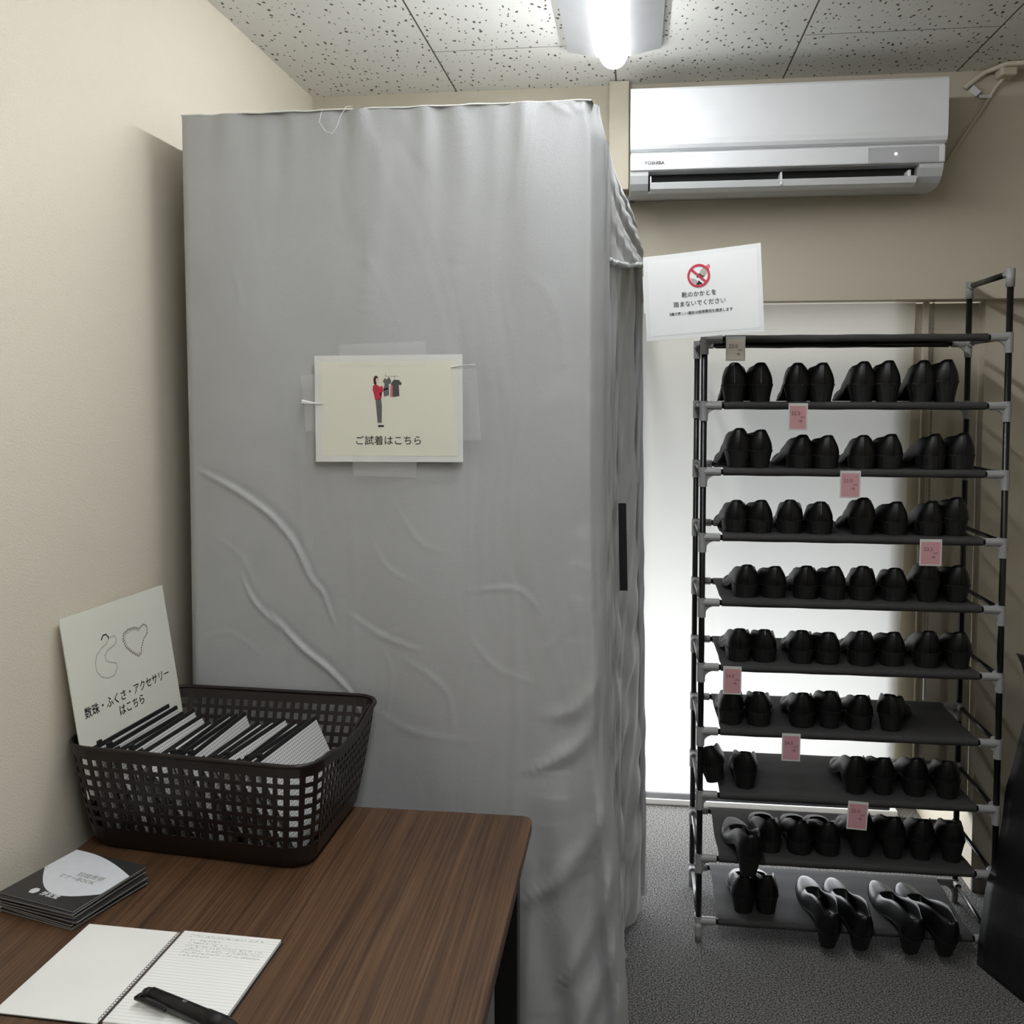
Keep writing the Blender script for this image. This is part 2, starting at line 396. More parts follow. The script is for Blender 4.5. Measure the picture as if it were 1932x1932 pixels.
b = nb(); tube(b, [(.80, 3.1945, 2.242), (.80, 3.193, 2.242)], .004, 12); obj('indicator_lamp', b, emat('indicator glow', (1, 1, .95, 1), 2.5), ac)
text('maker_lettering', 'TOSHIBA', .0135, 'greyink', ac, (.055, 3.1935, 2.236), UP, bold=.0005, sx=1.15)
# end cheeks and curved belly around the outlet
def belly(x0, x1):
    return prism_x(nb(), [(3.212, 2.214), (3.205, 2.213), (3.207, 2.20), (3.222, 2.176), (3.245, 2.16), (3.275, 2.152), (3.33, 2.150), (YB - .001, 2.160), (YB - .001, 2.19), (3.33, 2.2)], x0, x1)
obj('side_cheek', belly(AX0, .036), 'acgrey', ac); obj('side_cheek', belly(.874, AX1 - .006), 'acgrey', ac)
obj('underside', prism_x(nb(), [(3.262, 2.153), (3.262, 2.160), (3.33, 2.170), (YB - .001, 2.19), (YB - .001, 2.160), (3.33, 2.150)], .036, .874), 'acgrey', ac)
obj('outlet_cavity', box(nb(), .036, .874, 3.262, 3.30, 2.160, 2.214), 'dark', ac)
lv = obj('louver', prism_x(nb(), [(3.208, 2.176), (3.218, 2.158), (3.240, 2.150), (3.262, 2.150), (3.262, 2.153), (3.242, 2.154), (3.221, 2.162), (3.212, 2.178)], .042, .868), 'white', ac)
obj('louver_pivot', box(nb(), .452, .458, 3.210, 3.27, 2.160, 2.200, .001), 'white', lv)
obj('louver_pivot', box(nb(), .843, .852, 3.214, 3.27, 2.163, 2.197, .002), 'white', lv)
obj('louver_pivot', box(nb(), .042, .046, 3.213, 3.27, 2.163, 2.198, .001), 'white', lv)
text('caution_mark', 'ﾌｨﾙﾀｰ', .008, 'greyink', ac, (.235, 3.31, 2.1495), (pi, 0, 0))

pc = thing('pipe_cover', 'beige pipe cover on the back wall left of the air conditioner', 'pipe cover', (-.062, YB, 2.19))
obj('cover', box(nb(), -.034, .034, -.055, -.001, 0, .365, .004), 'wallb', pc)
b = nb(); tube(b, [(0, -.03, .0), (.004, -.03, -.02), (.03, -.03, -.03), (.05, -.02, -.03)], .011, 10); obj('pipe', b, 'greyink', pc, smooth=True)

# wiring by the ceiling
cb = thing('power_cable', 'beige conduit and junction box at the ceiling right of the air conditioner', 'cable', (0, 0, 0))
b = nb(); tube(b, [(1.066, YB - .008, 2.500), (1.13, YB - .012, 2.548), (1.165, 3.33, 2.546), (1.6, 3.28, 2.546)], .0085, 10); obj('conduit', b, 'beige', cb, smooth=True)
obj('junction_box', box(nb(), 1.155, 1.205, 3.335, 3.40, 2.515, 2.552, .006), 'beige', cb)
b = nb(); tube(b, [(1.178, 3.375, 2.52), (1.165, YB - .012, 2.50), (1.13, YB - .009, 2.44), (1.06, YB - .008, 2.33), (1.0, YB - .008, 2.235), (.965, YB - .008, 2.19)], .0055, 10); obj('cable', b, 'beige', cb, smooth=True)
b = nb(); box(b, -.011, .011, -.016, 0, -.016, .016, .002); o = obj('cable_clip', b, 'white', cb, loc=(1.098, YB - .001, 2.488), rot=(0, radians(-45), 0))
obj('cable_tie', box(nb(), 1.112, 1.15, YB - .018, YB - .004, 2.463, 2.474, .002), 'white', cb, rot=(0, 0, 0))

for o_ in (ac, pc, cb):
    l_ = o_.location; o_.location = (l_.x * KS, l_.y * KS, 1.49 + (l_.z - 1.49) * KS); o_.scale = (KS, KS, KS)
YB = ROOM_YB; ZC = ZL
# ------------------------------------------------------------------ fitting booth
BT = 2.056
booth = thing('fitting_booth', 'tall grey satin curtained fitting booth standing behind the wooden table', 'fitting booth', (0, 0, 0))
def cpt(px, py):            # measured place on the front sheet -> x, z
    z = 2.297 - .00109 * py; return (-1.289 + .0010875 * px + (py - 400) * 1e-6, z)
CRE = [([(358, 880), (430, 915), (500, 962), (545, 1012), (580, 1070)], .0060, .0048), ([(545, 1000), (575, 1075), (612, 1118)], .0045, .0036), ([(598, 1100), (612, 1135), (624, 1168)], .0035, .003),
       ([(446, 1080), (470, 1130), (520, 1180)], .0045, .0034), ([(500, 1150), (560, 1215), (610, 1255), (660, 1305)], .0060, .0046), ([(648, 1290), (665, 1318), (674, 1345)], .003, .003),
       ([(655, 930), (664, 1060), (658, 1320)], .0022, .012), ([(965, 1080), (972, 1300), (962, 1560)], .0030, .012), ([(655, 1150), (720, 1190), (800, 1215)], .0022, .005),
       ([(690, 960), (760, 905), (880, 880)], .0012, .008), ([(690, 990), (730, 1060), (790, 1090)], .0016, .005), ([(880, 1100), (970, 1095), (1010, 1130)], .0022, .005), ([(640, 480), (700, 500), (760, 620)], .0010, .01),
       ([(440, 500), (452, 560), (448, 640)], .0014, .008), ([(690, 230), (720, 330), (705, 480), (690, 600)], .0035, .022), ([(870, 230), (880, 330), (860, 520)], .003, .025), ([(990, 520), (1040, 580), (1060, 700)], .0015, .012), ([(760, 1230), (840, 1290), (850, 1380)], .0016, .007),
       ([(880, 1180), (930, 1240), (1010, 1270)], .0016, .007), ([(700, 1330), (780, 1370), (900, 1380)], .0014, .008), ([(1120, 1150), (1118, 1300), (1080, 1385), (1000, 1430)], .007, .016), ([(1135, 1050), (1128, 1230), (1085, 1310), (1030, 1330)], .005, .016),
       ([(1165, 1380), (1125, 1520), (1060, 1620), (990, 1680)], .010, .022), ([(1160, 1590), (1105, 1740), (1050, 1840)], .010, .018), ([(1170, 1720), (1110, 1870), (1050, 1990)], .011, .018), ([(1175, 1830), (1140, 1932), (1120, 2050)], .009, .016),
       ([(1090, 1000), (1080, 1400), (1100, 1650)], .006, .026), ([(1050, 1400), (1040, 1700), (1020, 2050)], .009, .034), ([(360, 1210), (420, 1190), (480, 1230)], .0014, .005), ([(380, 1000), (450, 1050), (470, 1120)], .0012, .006),
       ([(1062, 212), (1085, 238), (1105, 208)], .002, .006), ([(1015, 202), (1040, 228), (1070, 244)], .002, .006), ([(520, 1380), (600, 1420), (680, 1430)], .0014, .008), ([(740, 930), (790, 1010), (850, 1030)], .0014, .006),
       ([(690, 1190), (760, 1175), (800, 1120)], .0016, .005), ([(720, 1215), (735, 1260), (725, 1330)], .0016, .005), ([(610, 860), (560, 960), (575, 1040)], .0014, .01), ([(1010, 1210), (1060, 1170), (1090, 1080)], .0016, .006), ([(800, 500), (840, 640), (830, 760)], .0012, .016)]
SEG = []
for ci, (pl, a, wd) in enumerate(CRE):
    # resample as a smooth curve, tapering to nothing at both ends
    a *= .62 if a < .0025 else 1; P = [Vector(cpt(*q)) for q in pl]; R = [P[0]]
    for i in range(len(P) - 1):
        p0, p1, p2, p3 = P[max(0, i - 1)], P[i], P[i + 1], P[min(len(P) - 1, i + 2)]
        for k in range(1, 7):
            t = k / 6; R.append(.5 * ((2 * p1) + (p2 - p0) * t + (2 * p0 - 5 * p1 + 4 * p2 - p3) * t * t + (3 * p1 - p0 - 3 * p2 + p3) * t ** 3))
    n = len(R) - 1
    for i in range(n):
        f = (i + .5) / n; tp = min(1, sin(pi * f) ** .55 + .02)
        SEG.append((R[i], R[i + 1], a * tp, wd * (.55 + .45 * tp), ci))
def crease(x, z):
    best = {}
    for (ax, az), (bx, bz), a, wd, k in SEG:
        m = wd * 4.5
        if x < min(ax, bx) - m or x > max(ax, bx) + m or z < min(az, bz) - m or z > max(az, bz) + m: continue
        dx, dz = bx - ax, bz - az; L = dx * dx + dz * dz or 1e-9
        t = max(0, min(1, ((x - ax) * dx + (z - az) * dz) / L)); ex, ez = x - ax - t * dx, z - az - t * dz; d = ex * ex + ez * ez
        s = 1 if dx * ez - dz * ex > 0 else -1; dd = sqrt(d) * s / wd
        v = a * (exp(-dd * dd) - .35 * exp(-(dd - 2.0) ** 2 / 3.5))
        q = best.get(k)
        if q is None or d < q[0]: best[k] = (d, v)
    return sum(v for _, v in best.values())
def interp(tab, z):
    for i in range(len(tab) - 1):
        if tab[i][0] >= z >= tab[i + 1][0]:
            f = (tab[i][0] - z) / (tab[i][0] - tab[i + 1][0]); f = f * f * (3 - 2 * f); return tab[i][1] * (1 - f) + tab[i + 1][1] * f
    return tab[-1][1]
XRT = [(2.06, -.086), (1.98, -.073), (1.4, -.073), (.8, -.062), (.48, -.036), (.2, -.018), (.01, -.012)]
random.seed(11); GA = [(random.uniform(40, 160), random.uniform(0, 6.3), random.uniform(.3, 1)) for _ in range(6)]
def front(u, v):
    z = BT - (BT - .012) * v
    xr = interp(XRT, z); xl = -.918 - .004 * v
    s = u * 1.06
    top = exp(-(BT - z) / .10)
    low = ss(.9, .0, z); right = ss(-.35, -.05, xl + (xr - xl) * min(1, s))
    if s <= 1:
        x = xl + (xr - xl) * s; y = 1.9
        y -= .0016 * top * sum(a * sin(x * f + p) for f, p, a in GA)
        y -= .006 * sin(x * 7.3 + .8) * (.3 + low) * (1 - top) + .0035 * sin(x * 17 + z * 2.1) + .0025 * sin(z * 5 + x * 9)
        y -= crease(x, z)
        y -= .018 * right * low * sin((x - xr) * 62 + z * 2.2)
        y -= .010 * ss(.75, 1, s) * sin((x - xr) * 30) * (1 - top)
        y += .02 * ss(.97, 1, s) ** 2
        if s < .02: y += .01 * (1 - s / .02) ** 2
        return (x, y, z)
    t = (s - 1) / .06
    return (xr + .004 * sin(t * pi) + .012 * t, 1.92 + .03 * t + .003 * sin(z * 40) * t, z)
b = nb(); grid(b, front, 230, 380); obj('front_panel', b, 'fabric', booth, smooth=True)
b = nb(); grid(b, lambda u, v: (-.918, 1.912 + .9 * u, BT - v * (BT - .012)), 30, 30); obj('left_panel', b, 'fabric', booth, smooth=True)
b = nb(); grid(b, lambda u, v: (-.918 + (.873 + .055 * ss(.02, .3, v)) * u, 2.812, BT - v * (BT - .012)), 20, 20); obj('back_panel', b, 'fabric', booth, smooth=True)
def topf(u, v):
    xr = -.086 + (-.042 + .086) * v
    return (-.918 + (xr + .918) * u, 1.9 + .912 * v, BT + .002 * sin(u * 30) * sin(v * 20) - .006 * sin(pi * u) * sin(pi * v))
b = nb(); grid(b, topf, 40, 40); obj('top_cover', b, 'fabric', booth, smooth=True)
b = nb(); tube(b, [(-.918 + .83 * i / 60, 1.8985 + .001 * sin(i * 1.7), BT + .0005 + .0008 * sin(i * .9)) for i in range(61)], .0014, 8); obj('top_piping', b, 'thread', booth, smooth=True)
b = nb(); tube(b, [(-.62, 1.893, 2.058), (-.624, 1.886, 2.03), (-.612, 1.885, 2.012), (-.598, 1.885, 2.006), (-.588, 1.886, 2.02), (-.582, 1.889, 2.04), (-.572, 1.894, 2.060), (-.56, 1.898, 2.062)], .0005, 5); obj('loose_thread', b, 'thread', booth)

# valance draped over the side rail
def val(u, v):
    yy = 1.925 + .885 * u
    x0, z0 = -.078 + .036 * u, BT - .002
    hz = 1.79 + .05 * u + .03 * u * u - .012 * sin(pi * u)
    hx = -.068 + .088 * ss(.26, .96, u)
    x = x0 + (hx - x0) * (v ** .8) + .006 * sin(v * pi) * ss(.3, 1, u)
    z = z0 + (hz - z0) * v
    k = ss(.3, .8, u)
    dd = (v * 1.0 + (1 - u) * 1.3)
    x += k * (.006 * sin(dd * 16) * ss(0, .3, v) + .003 * sin(dd * 33 + 1) * ss(0, .3, v)) * (1 - .8 * ss(.9, 1, u))
    x += .0025 * sin(u * 70) * ss(0, .2, v) * (1 - ss(.8, 1, u))
    return (x, yy, z)
b = nb(); grid(b, val, 110, 50); vl = obj('side_valance', b, 'fabric', booth, smooth=True)
b = nb(); tube(b, [tuple(Vector(val(.36 + .64 * i / 60, 1)) + Vector((.002 * sin(i * 1.3), 0, -.004 + .0015 * sin(i * 2.1)))) for i in range(61)], [.006 + .0015 * sin(i * 1.9) for i in range(61)], 10); obj('rolled_hem', b, 'fabric', vl, smooth=True)
b = nb(); tube(b, [(-.094, 1.94, 2.042), (-.056, 2.80, 2.042)], .009, 10); obj('side_rail', b, 'conn', booth)
b = nb(); tube(b, [(-.075, 2.79, 2.04), (-.075, 2.79, .01)], .009, 10); obj('frame_pole', b, 'conn', booth)

# side curtains, hanging in folds
def curtain(name, top, bot, z1, z0, amp, nf, ph, wr=.004, par=booth, m='fabric'):
    top = [Vector(p) for p in top]; bot = [Vector(p) for p in bot]
    def at(pl, u):
        t = u * (len(pl) - 1); i = min(int(t), len(pl) - 2); return pl[i].lerp(pl[i + 1], t - i)
    def f(u, v):
        p = at(top, u).lerp(at(bot, u), v ** 1.2)
        a = at(top, min(1, u + .02)) - at(top, max(0, u - .02)); n = Vector((a.y, -a.x)).normalized()
        d = amp * sin(u * nf * 2 * pi + ph + .5 * v) * (.6 + .5 * v) + wr * sin(v * 90 + u * 5) * ss(.15, .6, v) * (.5 + .5 * sin(v * 23 + u * 9)) + wr * .6 * sin(v * 47 + u * 17)
        return (p.x + n.x * d, p.y + n.y * d, z1 + (z0 - z1) * v)
    b = nb(); grid(b, f, 60, 260)
    return obj(name, b, m, par, smooth=True)
curtain('side_curtain', [(-.083, 1.95), (-.070, 2.04), (-.059, 2.13)], [(-.050, 1.95), (-.026, 2.06), (-.026, 2.15)], 2.03, .012, .002, 1, 0, wr=.003)
ca = curtain('side_curtain', [(-.088, 2.18), (-.068, 2.30), (-.050, 2.42)], [(-.060, 2.2), (-.034, 2.34), (-.015, 2.50)], 1.86, .014, .003, 1.5, 1, wr=.006)
curtain('side_curtain', [(-.07, 2.47), (-.045, 2.52), (-.026, 2.62), (-.006, 2.70)], [(-.05, 2.50), (-.01, 2.62), (.030, 2.74)], 1.88, .02, .003, 1.5, 0, wr=.0045)
curtain('side_curtain', [(-.03, 2.745), (-.008, 2.78), (.016, 2.80)], [(.0, 2.74), (.03, 2.78), (.041, 2.81)], 1.88, .03, .003, 1, 2, wr=.002)
b = nb(); grid(b, lambda u, v: (-.0405 + .005 * v + .019 * u, 2.385 + .002 * u, 1.226 - .216 * v), 3, 12)
o = obj('hook_tape', b, 'velcro', booth); o['label'] = 'black hook and loop strip'
md = o.modifiers.new('t', 'SOLIDIFY'); md.thickness = .004
# ------------------------------------------------------------------ signs
def flat(name, pts, m, par, y):
    b = nb(); vs = [b.verts.new((x, y, z)) for x, z in pts]; b.faces.new(vs)
    bmesh.ops.triangulate(b, faces=b.faces[:])
    return obj(name, b, m, par)
def sheetbox(name, x0, x1, z0, z1, m, par, th=.0008, y=0, curl=0):
    b = nb()
    vs = [[b.verts.new((x0 + (x1 - x0) * i / 12, y - curl * (2 * i / 12 - 1) ** 2, z0 + (z1 - z0) * j / 4)) for j in range(5)] for i in range(13)]
    for i in range(12):
        for j in range(4): b.faces.new((vs[i][j], vs[i + 1][j], vs[i + 1][j + 1], vs[i][j + 1]))
    g = bmesh.ops.extrude_face_region(b, geom=b.faces[:]); bmesh.ops.translate(b, vec=(0, th, 0), verts=[e for e in g['geom'] if isinstance(e, bmesh.types.BMVert)])
    return obj(name, b, m, par)
# 1: fitting sign taped to the booth
s1 = thing('fitting_sign', 'laminated sign with a woman choosing clothes, taped to the front of the grey booth', 'sign', (-.487, 1.8805, 1.464), (0, radians(-.3), 0))
sheetbox('laminate', -.150, .150, -.106, .106, 'lamedge', s1)
sheetbox('paper', -.138, .138, -.094, .094, 'laminate', s1, th=.0002, y=-.0004)
U = .212 / 200      # sign units read in the photograph
def sp(px, py): return ((px - 922) * .000155, (822 - py) * .000195)
def sf(n, L, m, k=0): return flat(n, [sp(*p) for p in L], m, s1, -.0007 - .0001 * k)
sf('printed_hair', [(735, 515), (750, 492), (772, 486), (795, 500), (800, 520), (780, 530), (778, 560), (768, 580), (745, 575), (735, 550)], 'ink', 1)
sf('printed_face', [(768, 512), (792, 508), (797, 535), (788, 555), (775, 562), (765, 545)], 'skin', 2)
sf('printed_blouse', [(728, 590), (755, 575), (785, 580), (815, 600), (850, 590), (862, 640), (840, 660), (815, 660), (835, 720), (800, 732), (752, 732), (740, 680), (722, 630)], 'red', 1)
sf('printed_hand', [(850, 595), (862, 640), (905, 630), (930, 622), (925, 612), (880, 620), (870, 600)], 'skin', 1)
sf('printed_trousers', [(758, 732), (832, 722), (842, 800), (836, 965), (812, 965), (808, 960), (782, 968), (770, 850)], 'greyink', 1)
sf('printed_shoe', [(788, 990), (862, 990), (866, 1008), (790, 1010)], 'ink', 1)
sf('printed_ankle', [(796, 965), (802, 965), (802, 990), (796, 990)], 'skin', 1); sf('printed_ankle', [(822, 965), (828, 965), (828, 990), (822, 990)], 'skin', 1)
sf('printed_garment', [(858, 545), (880, 512), (905, 525), (940, 500), (970, 545), (950, 575), (935, 570), (938, 685), (870, 700), (862, 640), (880, 570)], 'greyink', 1)
sf('printed_garment', [(958, 590), (985, 580), (985, 702), (952, 702)], 'redp', 2)
sf('printed_garment', [(962, 565), (1000, 530), (1065, 530), (1105, 565), (1095, 585), (1065, 580), (1072, 695), (985, 705), (985, 585), (965, 585)], mat('dark grey ink', rgb(72, 72, 74), .6), 1)
sf('printed_rail', [(888, 492), (1060, 492), (1060, 496), (888, 496)], 'greyink', 0)
sf('printed_hanger', [(1012, 492), (1017, 492), (1017, 532), (1012, 532)], 'greyink', 0); sf('printed_hanger', [(892, 465), (896, 465), (896, 510), (892, 510)], 'greyink', 0)
text('lettering', 'ご試着はこちら', .0197, 'ink', s1, (0, -.0008, -.0645), UP, bold=.0001)
def tapes(par, L):
    for (x0, z0), (x1, z1), (x2, z2), (x3, z3) in L:
        b = nb()
        def f(u, v):
            ax, az = x0 + (x1 - x0) * u, z0 + (z1 - z0) * u; bx, bz = x3 + (x2 - x3) * u, z3 + (z2 - z3) * u
            return (ax + (bx - ax) * v, -.0016 + .0004 * sin(u * 13) + .0003 * sin(v * 17 + u * 5), az + (bz - az) * v)
        grid(b, f, 10, 6); o = obj('tape_strip', b, 'tape', par, smooth=True); o['label'] = 'strip of clear tape'
tapes(s1, [((-.098, .128), (.078, .132), (.078, .084), (-.098, .084)), ((-.178, .066), (-.135, .070), (-.135, -.046), (-.170, -.046)),
           ((.128, .076), (.178, .078), (.186, -.062), (.136, -.064)), ((-.075, -.092), (.058, -.094), (.055, -.137), (-.072, -.133))])
b = nb(); tube(b, [(-.176, -.0026, .014), (-.150, -.003, .011), (-.129, -.0018, .0105)], [.005, .002, .0004], 6); o = obj('tape_fold', b, 'lamedge', s1); 
b = nb(); tube(b, [(.128, -.002, .081), (.150, -.0026, .084), (.176, -.0018, .086)], [.0016, .0008, .0008], 6); obj('tape_fold', b, 'lamedge', s1)

# 2: no stepping on heels sign hung beside the rack
s2 = thing('heel_warning_sign', 'laminated warning sign with a red prohibition ring above the left end of the rack', 'sign', (.166, 2.50, 1.746), (0, radians(-3.2), radians(-19)))
sheetbox('laminate', -.1505, .1505, -.108, .108, 'lamedge', s2, curl=.006)
sheetbox('paper', -.139, .139, -.097, .097, 'lam2', s2, th=.0002, y=-.0004, curl=.005)
b = nb(); R0, R1, n = .0235, .0292, 40
vo = [b.verts.new((R1 * cos(2 * pi * i / n), -.0018, R1 * sin(2 * pi * i / n))) for i in range(n)]; vi = [b.verts.new((R0 * cos(2 * pi * i / n), -.0018, R0 * sin(2 * pi * i / n))) for i in range(n)]
for i in range(n): b.faces.new((vo[i], vo[(i + 1) % n], vi[(i + 1) % n], vi[i]))
c, s = cos(radians(-43)), sin(radians(-43)); q = .0028
vs = [b.verts.new(p) for p in [(-.0245 * c + q * s, -.0018, -.0245 * s - q * c), (.0245 * c + q * s, -.0018, .0245 * s - q * c), (.0245 * c - q * s, -.0018, .0245 * s + q * c), (-.0245 * c - q * s, -.0018, -.0245 * s + q * c)]]; b.faces.new(vs)
o = obj('prohibition_ring', b, 'red', s2, loc=(-.008, 0, .046))
def hp(px, py): return ((px - 895) * .000136 - .008, (570 - py) * .000136 + .046)
def hf(n, L, m, k=0): return flat(n, [hp(*p) for p in L], m, s2, -.0010 - .0002 * k)
hf('printed_foot', [(985, 430), (1040, 470), (1050, 540), (1010, 575), (950, 570), (905, 530), (930, 480)], 'ltgrey')
hf('printed_foot', [(1040, 400), (1095, 370), (1120, 430), (1085, 480), (1050, 460)], 'redp')
hf('printed_shoe', [(870, 560), (905, 525), (940, 575), (1010, 580), (990, 600), (900, 600), (850, 600)], 'ink', 1)
hf('printed_foot', [(735, 600), (800, 615), (870, 655), (855, 710), (790, 700), (745, 650)], 'ltgrey')
hf('printed_shoe', [(840, 725), (895, 655), (925, 690), (960, 715), (950, 730), (860, 735)], 'ink', 1)
text('lettering', '靴のかかとを', .0150, 'ink', s2, (-.009, -.0022, .0005), UP, bold=.0001)
text('lettering', '踏まないでください', .0150, 'ink', s2, (-.009, -.0022, -.0225), UP, bold=.0001)
text('lettering', '損傷が激しい場合は修理費用を請求します', .0088, 'ink', s2, (-.009, -.0024, -.0455), UP, bold=.00015)
b = nb(); box(b, -.1565, -.1495, .002, .004, -.035, .06); o = obj('hanging_strap', b, 'white', s2)

# ------------------------------------------------------------------ table
TZ = .70
tb = thing('table', 'dark walnut topped table with black square steel legs in front of the booth', 'table', (-.57, 1.2, 0))
def table_top():
    b = nb(); x0, x1, y0, y1, r = -.392, .384, -.75, .575, .022; P = []
    for cx, cy, a0 in ((x1 - r, y1 - r, 0), (x0 + r, y1 - r, 90), (x0 + r, y0 + r, 180), (x1 - r, y0 + r, 270)):
        P += [(cx + r * cos(radians(a0 + k * 15)), cy + r * sin(radians(a0 + k * 15))) for k in range(7)]
    # the right edge runs very slightly inwards towards the viewer
    for z0, z1 in ((TZ - .02, TZ),):
        lo = [b.verts.new((x, y, z0)) for x, y in P]; hi = [b.verts.new((x, y, z1)) for x, y in P]; n = len(P)
        for i in range(n): b.faces.new((lo[i], lo[(i + 1) % n], hi[(i + 1) % n], hi[i]))
        b.faces.new(lo); b.faces.new(hi)
    return b
o = obj('tabletop', table_top(), 'wood', tb)
o.modifiers.new('bevel', 'BEVEL').width = .0012
for x, y in ((.345, .50), (-.345, .50), (.345, -.66), (-.345, -.66)):
    obj('leg', box(nb(), x - .021, x + .021, y - .021, y + .021, 0, TZ - .0205, .002), 'blackmetal', tb)
b = nb()
for y in (.50, -.66): box(b, -.323, .323, y - .012, y + .012, TZ - .06, TZ - .0208)
for x in (.345, -.345): box(b, x - .012, x + .012, -.638, .478, TZ - .06, TZ - .0208)
obj('frame', b, 'blackmetal', tb)

# ------------------------------------------------------------------ basket
bk = thing('basket', 'dark brown plastic lattice basket full of mesh pouches on the table corner', 'basket', (-.73, 1.68, TZ + .001))
TOPQ = [Vector(p) - Vector((-.73, 1.68)) for p in ((-.982, 1.530), (-.512, 1.482), (-.502, 1.868), (-.955, 1.888))]
BOTQ = [Vector(p) - Vector((-.73, 1.68)) for p in ((-.948, 1.558), (-.535, 1.514), (-.528, 1.792), (-.930, 1.806))]
BH = .185
NF, NS, NCC = 19, 14, 3
def perim(nf, nsd, ncc, r=.05):
    W, D = .46, .375; P = []
    def line(a, b_, n): return [(a[0] + (b_[0] - a[0]) * i / n, a[1] + (b_[1] - a[1]) * i / n) for i in range(n)]
    def arc(cx, cy, a0, n): return [(cx + r * cos(radians(a0 + 90 * i / n)), cy + r * sin(radians(a0 + 90 * i / n))) for i in range(n)]
    P += line((r, 0), (W - r, 0), nf); P += arc(W - r, r, -90, ncc); P += line((W, r), (W, D - r), nsd); P += arc(W - r, D - r, 0, ncc)
    P += line((W - r, D), (r, D), nf); P += arc(r, D - r, 90, ncc); P += line((0, D - r), (0, r), nsd); P += arc(r, r, 180, ncc)
    return [(x / W, y / D) for x, y in P]
def bmap(uv, z):
    u, v = uv; f = z / BH; f = f ** .8
    def bl(Q): return (Q[0] * (1 - u) + Q[1] * u) * (1 - v) + (Q[3] * (1 - u) + Q[2] * u) * v
    p = bl(BOTQ) * (1 - f) + bl(TOPQ) * f
    if z < .02:        # rounded foot
        c = bl(BOTQ); k = 1 - .035 * ((.02 - z) / .02) ** 2; cc = (BOTQ[0] + BOTQ[1] + BOTQ[2] + BOTQ[3]) / 4; p = cc + (p - cc) * k
    dip = 0
    if (u > .985 or u < .015): dip = .016 * ss(.15, .4, v) * (1 - ss(.6, .85, v)) * ss(.11, BH, z)
    return Vector((p.x, p.y, z - dip))
def basket_wall():
    b = nb(); cells = perim(NF * 1, NS, NCC)
    n = len(cells); cols = []
    for i in range(n):
        a, c = Vector(cells[i]), Vector(cells[(i + 1) % n]); cols += [a, a.lerp(c, .40)]
    zs = [0, .006, .014, .020, .040]
    for r in range(7): zs += [.040 + .0190 * r + .0120, .040 + .0190 * (r + 1)]
    zs += [BH]
    V = [[b.verts.new(bmap(c, z)) for z in zs] for c in cols]
    m = len(cols)
    for i in range(m):
        for j in range(len(zs) - 1):
            if i % 2 == 1 and 4 <= j < 18 and (j - 4) % 2 == 0: continue
            b.faces.new((V[i][j], V[(i + 1) % m][j], V[(i + 1) % m][j + 1], V[i][j + 1]))
    b.faces.new([V[i][0] for i in range(m)])
    return b
o = obj('lattice_body', basket_wall(), 'brown', bk)
md = o.modifiers.new('t', 'SOLIDIFY'); md.thickness = .0026; md.offset = 0
pc2 = perim(20, 16, 8); b = nb(); tube(b, [bmap(p, BH) + Vector((0, 0, .001)) for p in pc2], .0042, 8, closed=True); obj('rim', b, 'brown', bk, smooth=True)
b = nb(); tube(b, [bmap((1.0, v), BH) + Vector((-.012 - .006 * sin(pi * (v - .1) / .8), 0, -.004 - .014 * sin(pi * (v - .1) / .8))) for v in [.1 + .8 * i / 16 for i in range(17)]], .0036, 8); obj('handle', b, 'brown', bk, smooth=True)

# pouches standing in the basket, top edges leaning to the left
def pouch_master():
    t = thing('zip_pouch', '-', 'pouch', (0, 0, 0)); L, Hh = .226, .168
    b = nb()
    def f(s):
        return lambda u, v: (s * (.0018 + .0045 * sin(pi * u) * sin(pi * min(1, v * 1.1))), -L / 2 + L * u, Hh * v)
    for s in (-1, 1): grid(b, f(s), 10, 6)
    bmesh.ops.remove_doubles(b, verts=b.verts[:], dist=.0001)
    obj('mesh_body', b, 'mesh', t, smooth=True)
    b = nb(); box(b, -.0022, .0022, -L / 2 - .002, L / 2 + .002, Hh - .001, Hh + .007, .001); z = obj('zip', b, 'zip', t)
    b = nb(); box(b, -.0042, .0042, -L / 2 + .012, -L / 2 + .022, Hh + .002, Hh + .012, .001); box(b, -.0012, .0012, -L / 2 + .002, -L / 2 + .012, Hh - .016, Hh + .006, .0005); obj('zip_pull', b, 'zip', z)
    b = nb(); tube(b, [(0, -L / 2, 0), (0, -L / 2, Hh)], .0012, 6); obj('piping', b, 'zip', t)
    b = nb(); tube(b, [(0, L / 2, 0), (0, L / 2, Hh)], .0012, 6); obj('piping', b, 'zip', t)
    return t
pm = pouch_master()
random.seed(5)
xs = [-.935, -.915, -.893, -.868, -.850, -.826, -.797, -.772, -.757, -.737, -.702, -.682, -.664, -.630, -.606, -.578]
lean = [14, 16, 18, 25, 22, 30, 36, 24, 22, 20, 34, 31, 26, 30, 28, 25]
words = ['leaning against the sign', 'second from the sign', 'third from the sign', 'fourth from the sign', 'fifth from the sign', 'sixth from the sign', 'seventh from the sign', 'eighth from the sign',
         'eighth from the right side of the basket', 'seventh from the right side of the basket', 'sixth from the right side of the basket', 'fifth from the right side of the basket', 'fourth from the right side of the basket', 'third from the right side of the basket', 'second from the right side of the basket', 'nearest the right side of the basket']
PREV = [-9]
